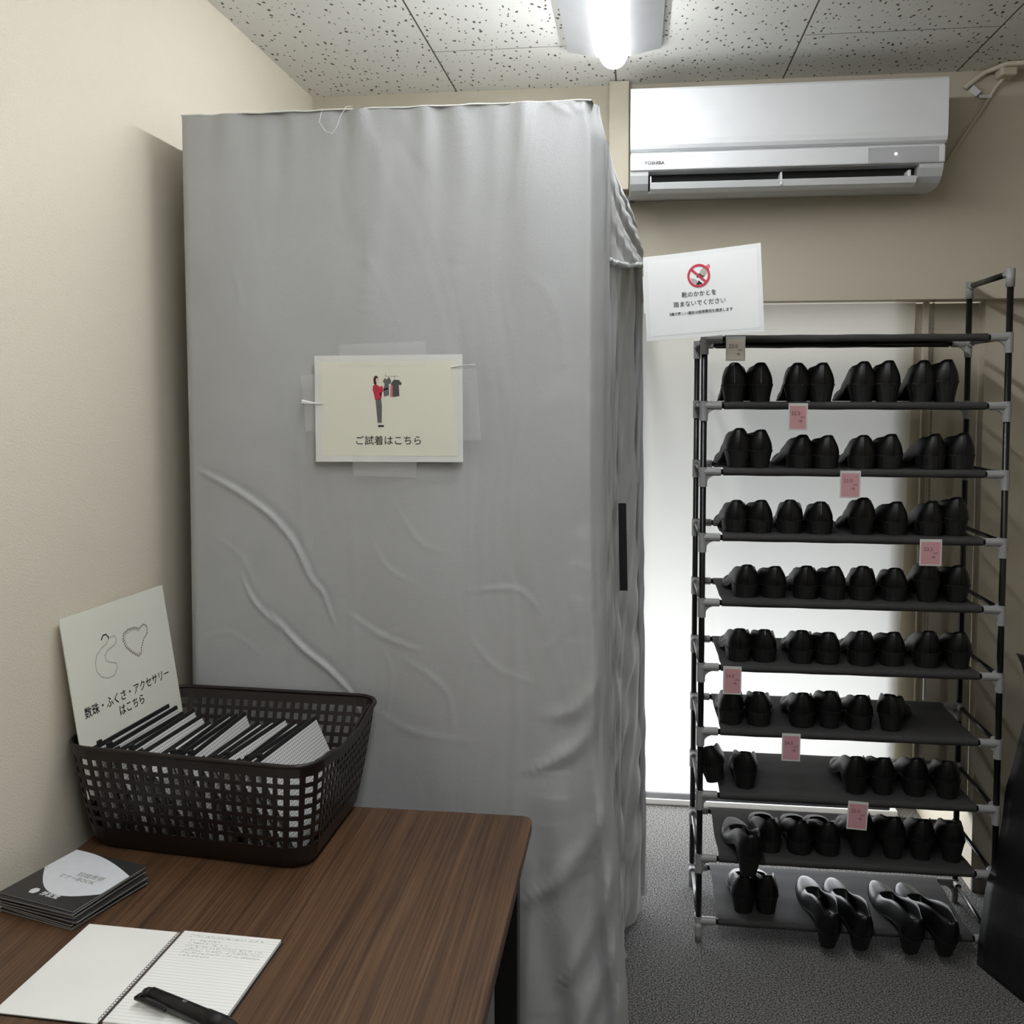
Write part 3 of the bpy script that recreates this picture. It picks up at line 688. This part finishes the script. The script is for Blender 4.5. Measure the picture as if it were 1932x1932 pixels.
for i, x in enumerate(xs):
    p = pm if i == 0 else dup(pm)
    p['label'] = 'white mesh zip pouch with black zip, ' + words[i]; p['group'] = 'zip pouches standing in the basket'
    d = radians(-lean[i]); yaw = radians([-7, -7, -6, -5, -4, -3, -2.5, -2.5, -2.5, -3, -4, -5, -6, -7, -8, -8][i])
    hz = .168 * cos(d)
    bx = max(x + .006 + .168 * sin(-d) * .55, PREV[0] + .0125); PREV[0] = bx
    p.location = (min(bx, -.580 + .0115 * (i - 13)) if i > 11 else bx, 1.680 + random.uniform(-.006, .006) - .012 * (i / 15), TZ + .0065)
    p.rotation_euler = (radians(random.uniform(-1, 1.5)), d, yaw)

# 3: sign standing in the basket
B0 = Vector((-.950, 1.545, .890)); B1 = Vector((-.930, 1.850, .888)); T0 = Vector((-.985, 1.529, 1.102)); T1 = Vector((-.962, 1.858, 1.086))
s3 = thing('basket_sign', 'white sign with drawn bead strings standing in the left side of the basket', 'sign', B0)
ex = (B1 - B0).normalized(); ez = ((T0 - B0) + (T1 - B1)).normalized(); ez = (ez - ex * ez.dot(ex)).normalized(); ey = ez.cross(ex)
s3.matrix_world = Matrix(((ex.x, ey.x, ez.x, B0.x), (ex.y, ey.y, ez.y, B0.y), (ex.z, ey.z, ez.z, B0.z), (0, 0, 0, 1)))
W3, H3 = .322, .216
sheetbox('board', -.004, W3, -.10, H3, mat('cream white card', rgb(228, 228, 216), .6), s3, th=.0022)
# photograph of the sign read in its own frame: corners of the 1591x1932 crop
def q3(px, py):
    # inverse of the bilinear sheet: TL(90,460) TR(1240,105) BR(1385,1260) BL(270,1735)
    u = v = .5
    for _ in range(12):
        x = (270 * (1 - u) + 1385 * u) * (1 - v) + (90 * (1 - u) + 1240 * u) * v; y = (1735 * (1 - u) + 1260 * u) * (1 - v) + (460 * (1 - u) + 105 * u) * v
        xu = 1115 * (1 - v) + 1150 * v; yu = -475 * (1 - v) - 355 * v; xv = -180 * (1 - u) - 145 * u; yv = -1275 * (1 - u) - 1155 * u
        D = xu * yv - xv * yu; ex_, ey_ = px - x, py - y; u += (ex_ * yv - xv * ey_) / D; v += (xu * ey_ - ex_ * yu) / D
    return (u * (W3 - .004), v * H3)
def beads(name, L, m, step, r):
    P = [Vector(q3(*p)) for p in L]; b = nb(); acc = 0
    for i in range(len(P) - 1):
        d = (P[i + 1] - P[i]).length
        while acc < d:
            c = P[i].lerp(P[i + 1], acc / d)
            vs = [b.verts.new((c.x + r * cos(k * pi / 3), -.0004, c.y + r * sin(k * pi / 3))) for k in range(6)]; b.faces.new(vs); acc += step
        acc -= d
    return obj(name, b, m, s3)
beads('drawn_necklace', [(575, 680), (640, 655), (662, 705), (640, 755), (560, 810), (530, 860), (540, 920), (590, 940), (650, 950), (660, 1000), (625, 1080), (560, 1105), (490, 1090), (440, 1030), (425, 950), (440, 860), (490, 790), (550, 740), (572, 690)], 'ink2', .0038, .0013)
beads('drawn_clasp', [(495, 695), (515, 650), (545, 640), (575, 670), (570, 690)], 'ink', .0018, .0016)
beads('drawn_bead_string', [(930, 590), (880, 575), (800, 595), (745, 640), (735, 710), (770, 790), (840, 850), (910, 885), (940, 860), (950, 790), (985, 690), (1025, 640), (1025, 560), (985, 540), (930, 585)], 'ink2', .0052, .0021)
beads('drawn_bead_string', [(925, 610), (880, 595), (805, 615), (760, 655), (752, 710), (785, 785), (845, 835), (905, 865), (925, 845)], 'ltgrey', .0052, .0018)
lx, lz = q3(785, 1275)
text('lettering', '数珠・ふくさ・アクセサリー', .0212, 'ink', s3, (lx + .002, -.0006, lz), UP, bold=.0002, sx=1.0)
lx, lz = q3(815, 1410)
text('lettering', 'はこちら', .0212, 'ink', s3, (lx, -.0006, lz), UP, bold=.0002)

# ------------------------------------------------------------------ booklets
def booklet(label, loc, yaw, cover):
    t = thing('booklet', label, 'booklet', loc, (0, 0, yaw), 'booklets stacked on the table')
    S, th = .150, .0026
    obj('pages', box(nb(), -S / 2 + .0007, S / 2 - .0007, -S / 2 + .0007, S / 2 - .0007, .0003, th - .0003), 'bookedge', t)
    b = nb(); box(b, -S / 2, S / 2, -S / 2, S / 2, 0, .0003); box(b, -S / 2, S / 2, -S / 2, S / 2, th - .0003, th); c = obj('cover', b, 'bookcover', t)
    if cover:
        h = S / 2; P = [(-h, .048 - .04)]
        P = [(-h, .005), (-h + .02, -.022), (-h + .05, -.045), (-h + .09, -.058), (.03, -.061), (h, -.060 + .034)]
        P = []
        for i in range(13):                       # lower arc: left edge to right edge
            f = i / 12; P.append((-h + S * f, .010 - .078 * f + (-.030) * sin(pi * f) + .046 * f * f))
        for i in range(13):                       # upper arc back: right edge to the top edge
            f = i / 12; P.append((h - (S - .018) * f, .038 + (h - .038) * sin(f * pi / 2) ** 1.0))
        P.append((-h, h))
        b = nb(); vs = [b.verts.new((x, max(-h, min(h, y)), th + .00015)) for x, y in P]; f = b.faces.new(vs); bmesh.ops.triangulate(b, faces=[f]); obj('cover_panel', b, 'silver', c)
        text('cover_lettering', '冠婚葬祭', .0135, 'ink2', c, (.020, .012, th + .0003), (0, 0, 0))
        text('cover_lettering', 'マナーBOOK', .0125, 'ink2', c, (.004, -.001, th + .0003), (0, 0, 0))
        b = nb(); vs = [b.verts.new((-.028 + .0085 * cos(k * pi / 3), -.052 + .0085 * sin(k * pi / 3), th + .0002)) for k in range(6)]; b.faces.new(vs); obj('cover_emblem', b, 'silver', c)
        text('cover_lettering', '絆友堂', .012, 'silver', c, (.006, -.054, th + .0003), (0, 0, 0), bold=.0003)
        b = nb()
        for i in range(9):
            for j in range(9 - i):
                x, y = -h + .004 + i * .0045, -.045 + j * .007 - i * .001; v = [b.verts.new((x + dx * .0012, y + dy * .0016, th + .0002)) for dx, dy in ((-1, 0), (0, -1), (1, 0), (0, 1))]; b.faces.new(v)
        obj('cover_pattern', b, 'gold', c)
    return t
bx, by = -.874, 1.394
NB = 10
ordw = ['bottom', 'second from the bottom', 'third from the bottom', 'fourth from the bottom', 'fifth from the bottom', 'fifth from the top', 'fourth from the top', 'third from the top', 'second from the top', 'topmost']
base = None; random.seed(3)
for i in range(NB):
    lab = f'dark grey square booklet, {ordw[i]} of the stack on the table' + (', white panel on its cover' if i == NB - 1 else '')
    loc = (bx + random.uniform(-.004, .004) + (.004 if i < 5 else 0), by + random.uniform(-.004, .004) - (.004 if i < 5 else 0), TZ + .0004 + i * .0027); yaw = radians(-15 + random.uniform(-2.5, 2.5))
    if i == 0: base = booklet(lab, loc, yaw, False)
    elif i < NB - 1:
        d = dup(base, lab); d.location = loc; d.rotation_euler = (0, 0, yaw)
    else: booklet(lab, loc, radians(-15), True)

# ------------------------------------------------------------------ notebook and pen
nbk = thing('spiral_notebook', 'open spiral notebook with ruled pages and handwriting on the table', 'notebook', (-.658, 1.206, TZ + .0005), (0, 0, radians(-2.0)))
def pad(x0, x1, z0, z1):
    return box(nb(), x0, x1, -.105, .105, z0, z1, .0004)
obj('back_cover', box(nb(), .004, .155, -.106, .106, 0, .0008), 'black', nbk)
obj('right_pages', pad(.004, .153, .0009, .0062), 'ruled', nbk)
obj('front_cover', box(nb(), -.152, -.004, -.106, .106, 0, .0008), 'black', nbk)
obj('left_pages', pad(-.149, -.004, .0009, .0026), 'paper', nbk)
for k in range(38):
    b = nb(); y = -.1 + .2 * k / 37
    tube(b, [(.0052 * cos(a), y + .001 * (a / pi), .0040 + .0038 * sin(a)) for a in [2 * pi * i / 10 for i in range(10)]], .00035, 5, closed=True)
    if k == 0: sp_ = obj('spiral_ring', b, 'wire', nbk)
    else:
        b.free(); o = sp_.copy(); COL.objects.link(o); o.location = (0, .2 * k / 37, 0)
def scribble(par, x0, y, L, hgt, seed, zz):
    rnd = random.Random(seed); b = nb(); x = x0
    while x < x0 + L:
        wd = rnd.uniform(.0025, .004)
        for _ in range(rnd.choice((2, 3, 3, 4))):
            ax, ay = x + rnd.uniform(0, wd), y + rnd.uniform(-.5, .5) * hgt; bx_, by_ = ax + rnd.uniform(-.6, .8) * wd, ay + rnd.uniform(-.5, .5) * hgt
            d = Vector((bx_ - ax, by_ - ay)); d = d.normalized() if d.length > 1e-6 else Vector((1, 0)); n = Vector((-d.y, d.x)) * .00024
            b.faces.new([b.verts.new((ax + n.x, ay + n.y, zz)), b.verts.new((bx_ + n.x, by_ + n.y, zz)), b.verts.new((bx_ - n.x, by_ - n.y, zz)), b.verts.new((ax - n.x, ay - n.y, zz))])
        x += wd + (rnd.uniform(.002, .006) if rnd.random() < .12 else .0009)
    return obj('handwriting', b, 'ink', par)
for i, (x0, y, L, h) in enumerate([(.020, .0935, .105, .0035), (.024, .083, .045, .0036), (.026, .0755, .06, .0036), (.024, .068, .115, .0036), (.027, .0605, .117, .0036), (.024, .053, .118, .0036), (.027, .0455, .04, .0036)]):
    scribble(nbk, x0, y, L, h, i, .0064)
PEN = thing('pen', 'black retractable pen lying on the right page of the notebook', 'pen', (-.545, 1.117, TZ + .0170), (0, 0, radians(-21)))
PEN.scale = (1.25, 1.4, 1.4)
b = nb(); tube(b, [(-.060, 0, 0), (-.02, 0, 0), (.03, 0, 0), (.05, 0, 0), (.066, 0, 0), (.072, 0, 0)], [.0070, .0072, .0072, .0068, .003, .001], 16); obj('barrel', b, 'black', PEN, smooth=True)
b = nb(); tube(b, [(-.060, 0, 0), (-.066, 0, 0), (-.070, 0, 0)], [.0062, .0058, .0038], 14); obj('cap_end', b, 'blackmetal', PEN, smooth=True)
b = nb(); box(b, -.070, -.026, -.0125, -.0092, -.0005, .0028, .001); box(b, -.070, -.065, -.0125, -.004, -.0005, .0028, .0008); obj('clip', b, 'black', PEN)
b = nb(); tube(b, [(.018, 0, 0), (.042, 0, 0)], .0077, 16); obj('grip', b, 'leather2', PEN, smooth=True)
text('barrel_lettering', '0.5', .004, 'silver', PEN, (-.012, 0, .0074), (0, 0, 0))
# ------------------------------------------------------------------ shoe rack
RXL, RXR, RY0, RY1 = .180, .942, 2.620, 2.925
LV = [1.6385 - .1755 * i for i in range(10)]
rk = thing('shoe_rack', 'tall ten tier shoe rack of black tubes and grey connectors in front of the window', 'shoe rack', (0, 0, 0))
def post(x, y, z1, name='post'):
    b = nb(); tube(b, [(x, y, .03), (x, y, z1)], .0082, 12); return obj(name, b, 'black', rk, smooth=True)
post(RXL, RY0, LV[0]); post(RXL, RY1, LV[0]); post(RXR, RY0, 1.80); post(RXR, RY1, 1.80)
for x in (RXL, RXR):
    for y in (RY0, RY1):
        b = nb(); tube(b, [(x, y, 0), (x, y, .055)], [.0092, .0112], 12); obj('foot', b, 'conn', rk, smooth=True)
b = nb(); tube(b, [(RXR, RY0 + .01, 1.80), (RXR, RY1 - .01, 1.80)], .008, 12); obj('handle_bar', b, 'black', rk, smooth=True)
for y, s in ((RY0, 1), (RY1, -1)):
    b = nb(); tube(b, [(RXR, y, 1.765), (RXR, y, 1.812)], .0108, 12); tube(b, [(RXR, y, 1.80), (RXR, y + s * .03, 1.80)], .0104, 12); obj('connector', b, 'conn', rk, smooth=True)
def conn(x, y, z, sx, sy):
    b = nb()
    tube(b, [(x, y, z - .040), (x, y, z + .012)], .0108, 12)
    tube(b, [(x, y, z), (x + sx * .046, y, z)], .0108, 12)
    tube(b, [(x, y, z), (x, y + sy * .030, z)], .0100, 12)
    # gusset between sleeve and post
    t = .004
    for yy in (1,):
        vs0 = [b.verts.new((x + sx * a, y - t, z - c)) for a, c in ((.009, .009), (.030, .009), (.019, .014), (.012, .021), (.009, .034))]
        vs1 = [b.verts.new((x + sx * a, y + t, z - c)) for a, c in ((.009, .009), (.030, .009), (.019, .014), (.012, .021), (.009, .034))]
        n = 5
        for i in range(n): b.faces.new((vs0[i], vs0[(i + 1) % n], vs1[(i + 1) % n], vs1[i]))
        b.faces.new(vs0); b.faces.new(vs1)
    return obj('connector', b, 'conn', rk, smooth=False)
cm = {}
for i, z in enumerate(LV):
    for x, sx in ((RXL, 1), (RXR, -1)):
        for y, sy in ((RY0, 1), (RY1, -1)):
            if i == 0: cm[(x, y)] = conn(x, y, z, sx, sy)
            else:
                o = cm[(x, y)].copy(); COL.objects.link(o); o.location.z = z - LV[0]
    for y in (RY0, RY1):
        b = nb(); tube(b, [(RXL + .03, y, z), (RXR - .03, y, z)], .0078, 10); obj('rail', b, 'black', rk, smooth=True)
    for x in (RXL, RXR):
        b = nb(); tube(b, [(x, RY0 + .02, z), (x, RY1 - .02, z)], .006, 10); obj('side_bar', b, 'black', rk, smooth=True)
    fx0, fx1 = RXL + .052, RXR - .052
    b = nb()
    def sec(z=z, i=i):
        P = []
        for k in range(9):
            a = radians(-90 - 180 * k / 8); P.append((RY0 + .0098 * cos(a), z + .0098 * sin(a)))       # round the front rail
        for k in range(1, 12):
            u = k / 12; P.append((RY0 + (RY1 - RY0) * u, z + .0098 - .0035 * sin(pi * u) - .0008 * sin(u * 19 + i)))
        for k in range(9):
            a = radians(90 - 180 * k / 8); P.append((RY1 + .0098 * cos(a), z + .0098 * sin(a)))
        return P
    P = sec(); cols = [[b.verts.new((fx0 + (fx1 - fx0) * q / 14 + (.0012 * sin(j * .7 + i) if q in (0, 14) and 8 < j < 20 else 0), y, zz + .0006 * sin(q * 1.9 + j * .8))) for j, (y, zz) in enumerate(P)] for q in range(15)]
    for q in range(14):
        for j in range(len(P) - 1): b.faces.new((cols[q][j], cols[q + 1][j], cols[q + 1][j + 1], cols[q][j + 1]))
    o = obj('fabric_shelf', b, 'nonwoven', rk, smooth=True)

# ------------------------------------------------------------------ notes taped on the rails
NOTES = [(.2595, 0, .050, .0650, '22.0', 'creamnote', 0, 'cream'), (.4215, 1, .049, .071, '22.5', 'pinknote', 0, 'pink'), (.5565, 2, .052, .072, '23.0', 'pinknote', 0, 'pink'),
         (.7605, 3, .055, .070, '23.5', 'pinknote', 0, 'pink'), (.2615, 5, .048, .077, '24.0', 'pinknote', 0, 'pink'), (.417, 6, .048, .076, '24.5', 'pinknote', 0, 'pink'), (.5925, 7, .052, .078, '25.0', 'pinknote', 2.5, 'pink')]
nw = ['on the top bar of the rack', 'on the second rail from the top', 'on the third rail from the top', 'on the fourth rail from the top, near the right', 'on the sixth rail from the top, at the left', 'on the seventh rail from the top', 'on the eighth rail from the top, slightly crooked']
for k, (x, lv, wd, hh, tx, mt, tilt, cn) in enumerate(NOTES):
    t = thing('size_note', f'small {cn} paper size note taped {nw[k]}', 'note', (x, RY0 - .0125, LV[lv] + .007), (radians(3), radians(tilt), 0), 'size notes taped on the shoe rack')
    sheetbox('laminate', -wd / 2, wd / 2, -hh, 0, 'lamedge', t)
    sheetbox('paper', -wd / 2 + .0035, wd / 2 - .0035, -hh + .004, -.007, mt, t, th=.0002, y=-.0003)
    text('lettering', tx, .0135, 'noteink', t, (-.006, -.0006, -.027), UP)
    text('lettering', 'cm', .0095, 'noteink', t, (.012, -.0006, -.036), UP)
    text('lettering', '→', .0145, 'noteink', t, (.006, -.0006, -.047), UP)

# ------------------------------------------------------------------ shoes
def shoe_mesh(h, side, Ls=.238, heelw=1.0, pointed=0.0, slim=0.0):
    """one court shoe: heel at y=0, toe towards +y, standing on z=0. side=+1 right, -1 left"""
    def hw(t):
        if t < .13: return .034 * sqrt(max(0, 1 - ((.13 - t) / .13) ** 2.2))
        if t < .45: return .034
        if t < .72: return .034 + .0070 * ss(.40, .72, t)
        k = (t - .72) / .28; return .041 * max(0, 1 - k ** (2.3 - pointed)) ** (.52 + .2 * pointed)
    def cx(t): return side * (-.006 * sin(pi * t) + .010 * ss(.55, 1, t) * -1 * (1 - .4 * t))
    def zs(t): return .0045 + (h - .0) * (1 - ss(.16, .66, t)) + .006 * ss(.8, 1, t)
    def side_h(t): return .060 - .010 * ss(0, .11, t) - .011 * ss(.08, .4, t) - .008 * ss(.4, .69, t)
    TH, th = .69, .0022
    ts = [0, .006, .02, .045, .08, .13, .2, .28, .36, .44, .52, .60, .65, .685, .70, .73, .77, .83, .88, .93, .965, .988, 1]
    b = nb(); rings = []
    for t in ts:
        w = max(hw(t), .0006); c = cx(t); z0 = zs(t); y = t * Ls; H = side_h(min(t, TH)) + (.34 if Ls > .25 else .06) * h * sin(pi * max(0, min(1, (t - .1) / .62)))
        closed = t > TH
        if closed:
            dome = .026 * (1 - ss(.62, 1.02, t)) ** .8 + .012; dome *= (max(0, 1 - ((t - .8) / .2) ** 2.5) ** .5 if t > .8 else 1); dome = max(dome, .002)
        pts = []
        lean = (1 - ss(0, .1, t)) * .006
        for s_ in (-1, 1):
            col = []
            for k in range(7):
                v = k / 6
                if not closed:
                    x = w * (1 + .05 * sin(v * pi) - (.13 + .37 * (1 - ss(.03, .32, t)) + .28 * ss(.5, .69, t)) * v ** 1.6); z = z0 + H * v; yy = y + lean * v ** 2 - .003 * (1 - ss(0, .08, t)) * sin(v * pi * .9)
                else:
                    a = v * .9; x = w * cos(a * 1.05) ** .75; z = z0 + dome * sin(a * 1.05) ** .9; yy = y
                col.append((c + s_ * x, yy, z))
            pts.append(col)
        L, Rr = pts
        inner = []
        if not closed:
            wt = w * (.87 - .37 * (1 - ss(.03, .32, t)) - .28 * ss(.5, .69, t)); wi = max(wt - th, .0002); fl = z0 + .002
            yi = max(y, .0032 + .006 * .8)
            for v in (1, .7, .35, .06): inner.append((c - (wi + (w - wt) * .7 * (1 - v)), yi, fl + (H - .002) * v))
            for xx in (-.5, 0, .5): inner.append((c + xx * w, yi, fl))
            for v in (.06, .35, .7, 1): inner.append((c + (wi + (w - wt) * .7 * (1 - v)), yi, fl + (H - .002) * v))
        else:
            x1 = L[-1][0]; x2 = Rr[-1][0]; zt = L[-1][2]
            for k in range(11):
                f = (k + 1) / 12; inner.append((x1 + (x2 - x1) * f, y, zt + (z0 + dome - zt) * sin(f * pi)))
        ring = L + inner + Rr[::-1]
        rings.append([b.verts.new(p) for p in ring])
    n = len(rings[0])
    for i in range(len(rings) - 1):
        for k in range(n - 1): b.faces.new((rings[i][k], rings[i + 1][k], rings[i + 1][k + 1], rings[i][k + 1]))
    b.faces.new(rings[-1])
    bmesh.ops.remove_doubles(b, verts=b.verts[:], dist=.0004)
    res = [('upper', b, 'leather', True)]
    # sole
    b = nb(); tr = [.01 + .98 * i / 26 for i in range(27)]; A = []
    for t in tr:
        w = hw(t) * 1.03 + .0006; c = cx(t); z0 = zs(t) + .0004; A.append([b.verts.new((c + q * w, t * Ls * 1.003, zz)) for q, zz in ((-1, z0), (1, z0), (1, z0 - .0036), (-1, z0 - .0036))])
    for i in range(26):
        for k in range(4): b.faces.new((A[i][k], A[i][(k + 1) % 4], A[i + 1][(k + 1) % 4], A[i + 1][k]))
    b.faces.new(A[0]); b.faces.new(A[-1]); res.append(('sole', b, 'leather2', False))
    # insole
    b = nb(); tr = [.05 + .64 * i / 14 for i in range(15)]
    V = [[b.verts.new((cx(t) + q * (hw(t) * .93), t * Ls, zs(t) + .0032)) for q in (-1, 0, 1)] for t in tr]
    for i in range(14):
        for k in range(2): b.faces.new((V[i][k], V[i + 1][k], V[i + 1][k + 1], V[i][k + 1]))
    res.append(('insole', b, 'lining', True))
    # heel block
    b = nb(); ring0 = []
    out = [(-hw(t), t) for t in (.24, .18, .12, .07, .03, .008)] + [(0, .001)] + [(hw(t), t) for t in (.008, .03, .07, .12, .18, .24)]
    if Ls > .24: out = [(x_, t_ * .68) for x_, t_ in out]
    lv = [0, .15, .45, .8, 1]; R_ = []
    for v in lv:
        k = 1 - (.32 * v ** .8) * heelw if h > .04 else 1 - .12 * v
        if v == 1: k += .02
        zz = h * (1 - v) + .001 * (1 - v)
        R_.append([b.verts.new((cx(.05) + x * k, .05 * Ls * .4 * (1 - k) * 4 + t * Ls * (k if h > .04 else 1) + .002 * 0, max(0, zz))) for x, t in out])
    m = len(out)
    for i in range(len(lv) - 1):
        for k in range(m): b.faces.new((R_[i][k], R_[i][(k + 1) % m], R_[i + 1][(k + 1) % m], R_[i + 1][k]))
    b.faces.new(R_[0]); b.faces.new(R_[-1]); res.append(('heel', b, 'leather2', False))
    return res
MASTERS = {}
def shoe(kind, side, label, loc, yaw=0, zsc=1.0, pitch=0, roll=0):
    key = (kind, side)
    g = 'black shoes on the rack'
    if key not in MASTERS:
        h, Ls, hwid, pt = {'low': (.034, .236, .5, 0), 'mid': (.045, .238, .9, .2), 'tall': (.055, .238, 1.1, .3), 'high': (.066, .245, 1.25, .5), 'long': (.050, .262, 1.15, .4)}[kind]
        t = thing('dress_shoe', label, 'shoe', loc, group=g)
        for n_, b_, m_, s_ in shoe_mesh(h, side, Ls, hwid, pt): obj(n_, b_, m_, t, smooth=s_)
        MASTERS[key] = t
    else: t = dup(MASTERS[key], label)
    t.location = loc; t.rotation_euler = (pitch, roll, yaw); t.scale = (1, 1, zsc)
    return t
FZ = .0100          # fabric above the rail centre
HT = {'low': .0965, 'mid': .1075, 'tall': .1175, 'high': .1285, 'long': .112}
rows = {1: [(.262, .109), (.331, .109), (.427, .108), (.493, .108), (.597, .111), (.66, .113), (.746, .113), (.807, .115)],
        2: [(.278, .11), (.336, .106), (.444, .093), (.51, .092), (.598, .093), (.671, .096), (.783, .097), (.855, .1)],
        3: [(.273, .092), (.339, .093), (.411, .095), (.491, .089), (.601, .103), (.689, .093), (.777, .096), (.839, .107)],
        4: [(.303, .093), (.378, .091), (.459, .093), (.531, .094), (.602, .096), (.685, .093), (.768, .1), (.850, .103)],
        5: [(.285, .094), (.351, .093), (.448, .094), (.519, .091), (.605, .098), (.689, .096), (.775, .102), (.853, .103)],
        6: [(.262, .098), (.336, .098), (.454, .099), (.527, .106), (.606, .098), (.676, .104)],
        7: [(.222, .107), (.303, .107), (.596, .108), (.669, .106), (.752, .11), (.829, .107)],
        8: [(.312, .1), (.372, .098), (.452, .099), (.528, .099), (.616, .109), (.700, .112), (.772, .117), (.845, .117)],
        9: [(.303, .112), (.369, .114)]}
rn = {1: 'top row of shoes', 2: 'second row from the top', 3: 'third row from the top', 4: 'fourth row from the top', 5: 'fifth row from the top', 6: 'row with an empty right end',
      7: 'row with a gap in its middle', 8: 'second row from the bottom', 9: 'bottom shelf'}
YAW = {(2, 0): 7, (2, 1): 4, (2, 2): 8, (2, 3): 5, (2, 6): 9, (2, 7): 5, (3, 0): 5, (3, 1): 2, (1, 4): 4, (3, 6): 2, (4, 0): 6, (4, 1): 3, (3, 2): -3, (3, 3): -7, (4, 5): -9, (4, 4): -5, (5, 1): -5, (5, 0): 3, (6, 1): -9, (6, 5): -22, (6, 3): -4, (5, 7): -5, (1, 1): -3,
       (7, 1): -7, (7, 5): -12, (8, 7): -14, (3, 7): -3, (5, 3): -3, (7, 0): 3, (8, 1): -2}
pn_ = ['first', 'second', 'third', 'fourth']
rnd = random.Random(21)
for r, L in rows.items():
    z = LV[r] + FZ + .0003
    for k, (x, ht) in enumerate(L):
        if (r, k) in ((8, 0),): continue
        ht = ht - FZ + .003
        kind = 'low' if ht < .096 else ('mid' if ht < .1075 else 'tall')
        zsc = ht / (HT[kind] - .001)
        zsc = max(.88, min(1.08, zsc))
        yaw = YAW.get((r, k), rnd.uniform(-2, 2))
        sd = -1 if k % 2 == 0 else 1
        lab = f'black {"left" if sd < 0 else "right"} shoe, {pn_[k // 2]} pair from the left, {rn[r]}'
        if r == 7 and k >= 2: lab = f'black {"left" if sd < 0 else "right"} shoe, pair {"just right of the gap" if k < 4 else "at the right end"}, {rn[7]}'
        if r == 9: lab = f'black {"left" if sd < 0 else "right"} shoe of the upright pair at the left end of the bottom shelf'
        kw = {}
        if (r, k) in ((8, 4), (8, 5), (4, 6)): kind, zsc = 'high', (.9 if r == 8 else .80)
        if (r, k) == (7, 0): x += .004; lab = 'black shoe tilted against the left posts of the rack, in the gapped row'; kw = dict(roll=radians(-14)); z_ = z + .012
        else: z_ = z
        y = RY0 + .022 + rnd.uniform(0, .008)
        shoe(kind, sd, lab, (x, y, z_), radians(-yaw if False else yaw), zsc, **kw)
# shoe with its heel hanging over the rail of the second row from the bottom
shoe('high', -1, 'black shoe with its heel hanging over the rail, second row from the bottom', (.310, RY0 - .056, LV[8] - .024), radians(9), 1.0, pitch=radians(12))
# four high heels with toes on the bottom shelf and heels over its edge
for k, (x, yw, w_) in enumerate([(.519, 8, 'left shoe of the middle pair'), (.603, 7, 'right shoe of the middle pair'), (.731, 12, 'left shoe of the right pair'), (.819, 13, 'right shoe of the right pair')]):
    shoe('long', -1 if k % 2 == 0 else 1, f'black high heeled pump, {w_}, heel over the bottom shelf edge', (x, RY0 - .050, .026), radians(yw), 1.0, pitch=radians(14.5)).scale = (.92, 1, 1)

# ------------------------------------------------------------------ black garment bag at the right
PR = [(0, .897), (.06, .899), (.21, .914), (.29, .934), (.378, .949), (.474, .956), (.53, .971), (.594, .983), (.666, 1.0), (.70, 1.012), (.75, 1.004)]
def bagf(u, v):
    z = .80 * v
    for i in range(len(PR) - 1):
        if PR[i][0] <= z <= PR[i + 1][0]:
            f = (z - PR[i][0]) / (PR[i + 1][0] - PR[i][0]); xl = PR[i][1] + (PR[i + 1][1] - PR[i][1]) * f; break
    else: xl = 1.004 + (z - .75) * 1.5
    # plan: corner A (left back) -> B towards the viewer -> C right -> D back
    k = xl - .897; A = Vector((xl, 2.60)); B = Vector((1.10 + k, 2.10)); C_ = Vector((1.62 - k, 2.18)); D = Vector((1.52 - k, 2.66))
    P = [A, B, C_, D, A]; t = u * 4; i = min(int(t), 3); p = P[i].lerp(P[i + 1], t - i); c = (A + C_) / 2
    rr = 1 - .02 * abs(sin(t * pi)) if False else 1
    d = .008 * sin(u * 60 + z * 6) * ss(0, .3, v) + .006 * sin(z * 22 + u * 9)
    q = (p - c); p = p + q.normalized() * (d if .02 < u < .98 else 0)
    return (p.x, p.y, z)
b = nb(); n = 80; m = 40
V = [[b.verts.new(bagf(i / n, j / m)) for j in range(m + 1)] for i in range(n)]
for i in range(n):
    for j in range(m): b.faces.new((V[i][j], V[(i + 1) % n][j], V[(i + 1) % n][j + 1], V[i][j + 1]))
b.faces.new([V[i][m] for i in range(n)]); b.faces.new([V[i][0] for i in range(n)])
bg = obj('cloth_bag', b, 'bag', smooth=True); tag(bg, 'large black cloth bag standing on the carpet right of the shoe rack', 'bag')
b = nb(); pts = [(.977, .828), (.99, .80), (1.002, .752), (1.008, .69), (1.10, .69), (1.10, .80), (1.05, .835), (1.0, .822)]
lo_ = [b.verts.new((x, 2.61, z)) for x, z in pts]; hi_ = [b.verts.new((x, 2.575, z)) for x, z in pts]
for i in range(len(pts)): b.faces.new((lo_[i], lo_[(i + 1) % 8], hi_[(i + 1) % 8], hi_[i]))
b.faces.new(lo_); b.faces.new(hi_); obj('top_flap', b, 'bag', bg)
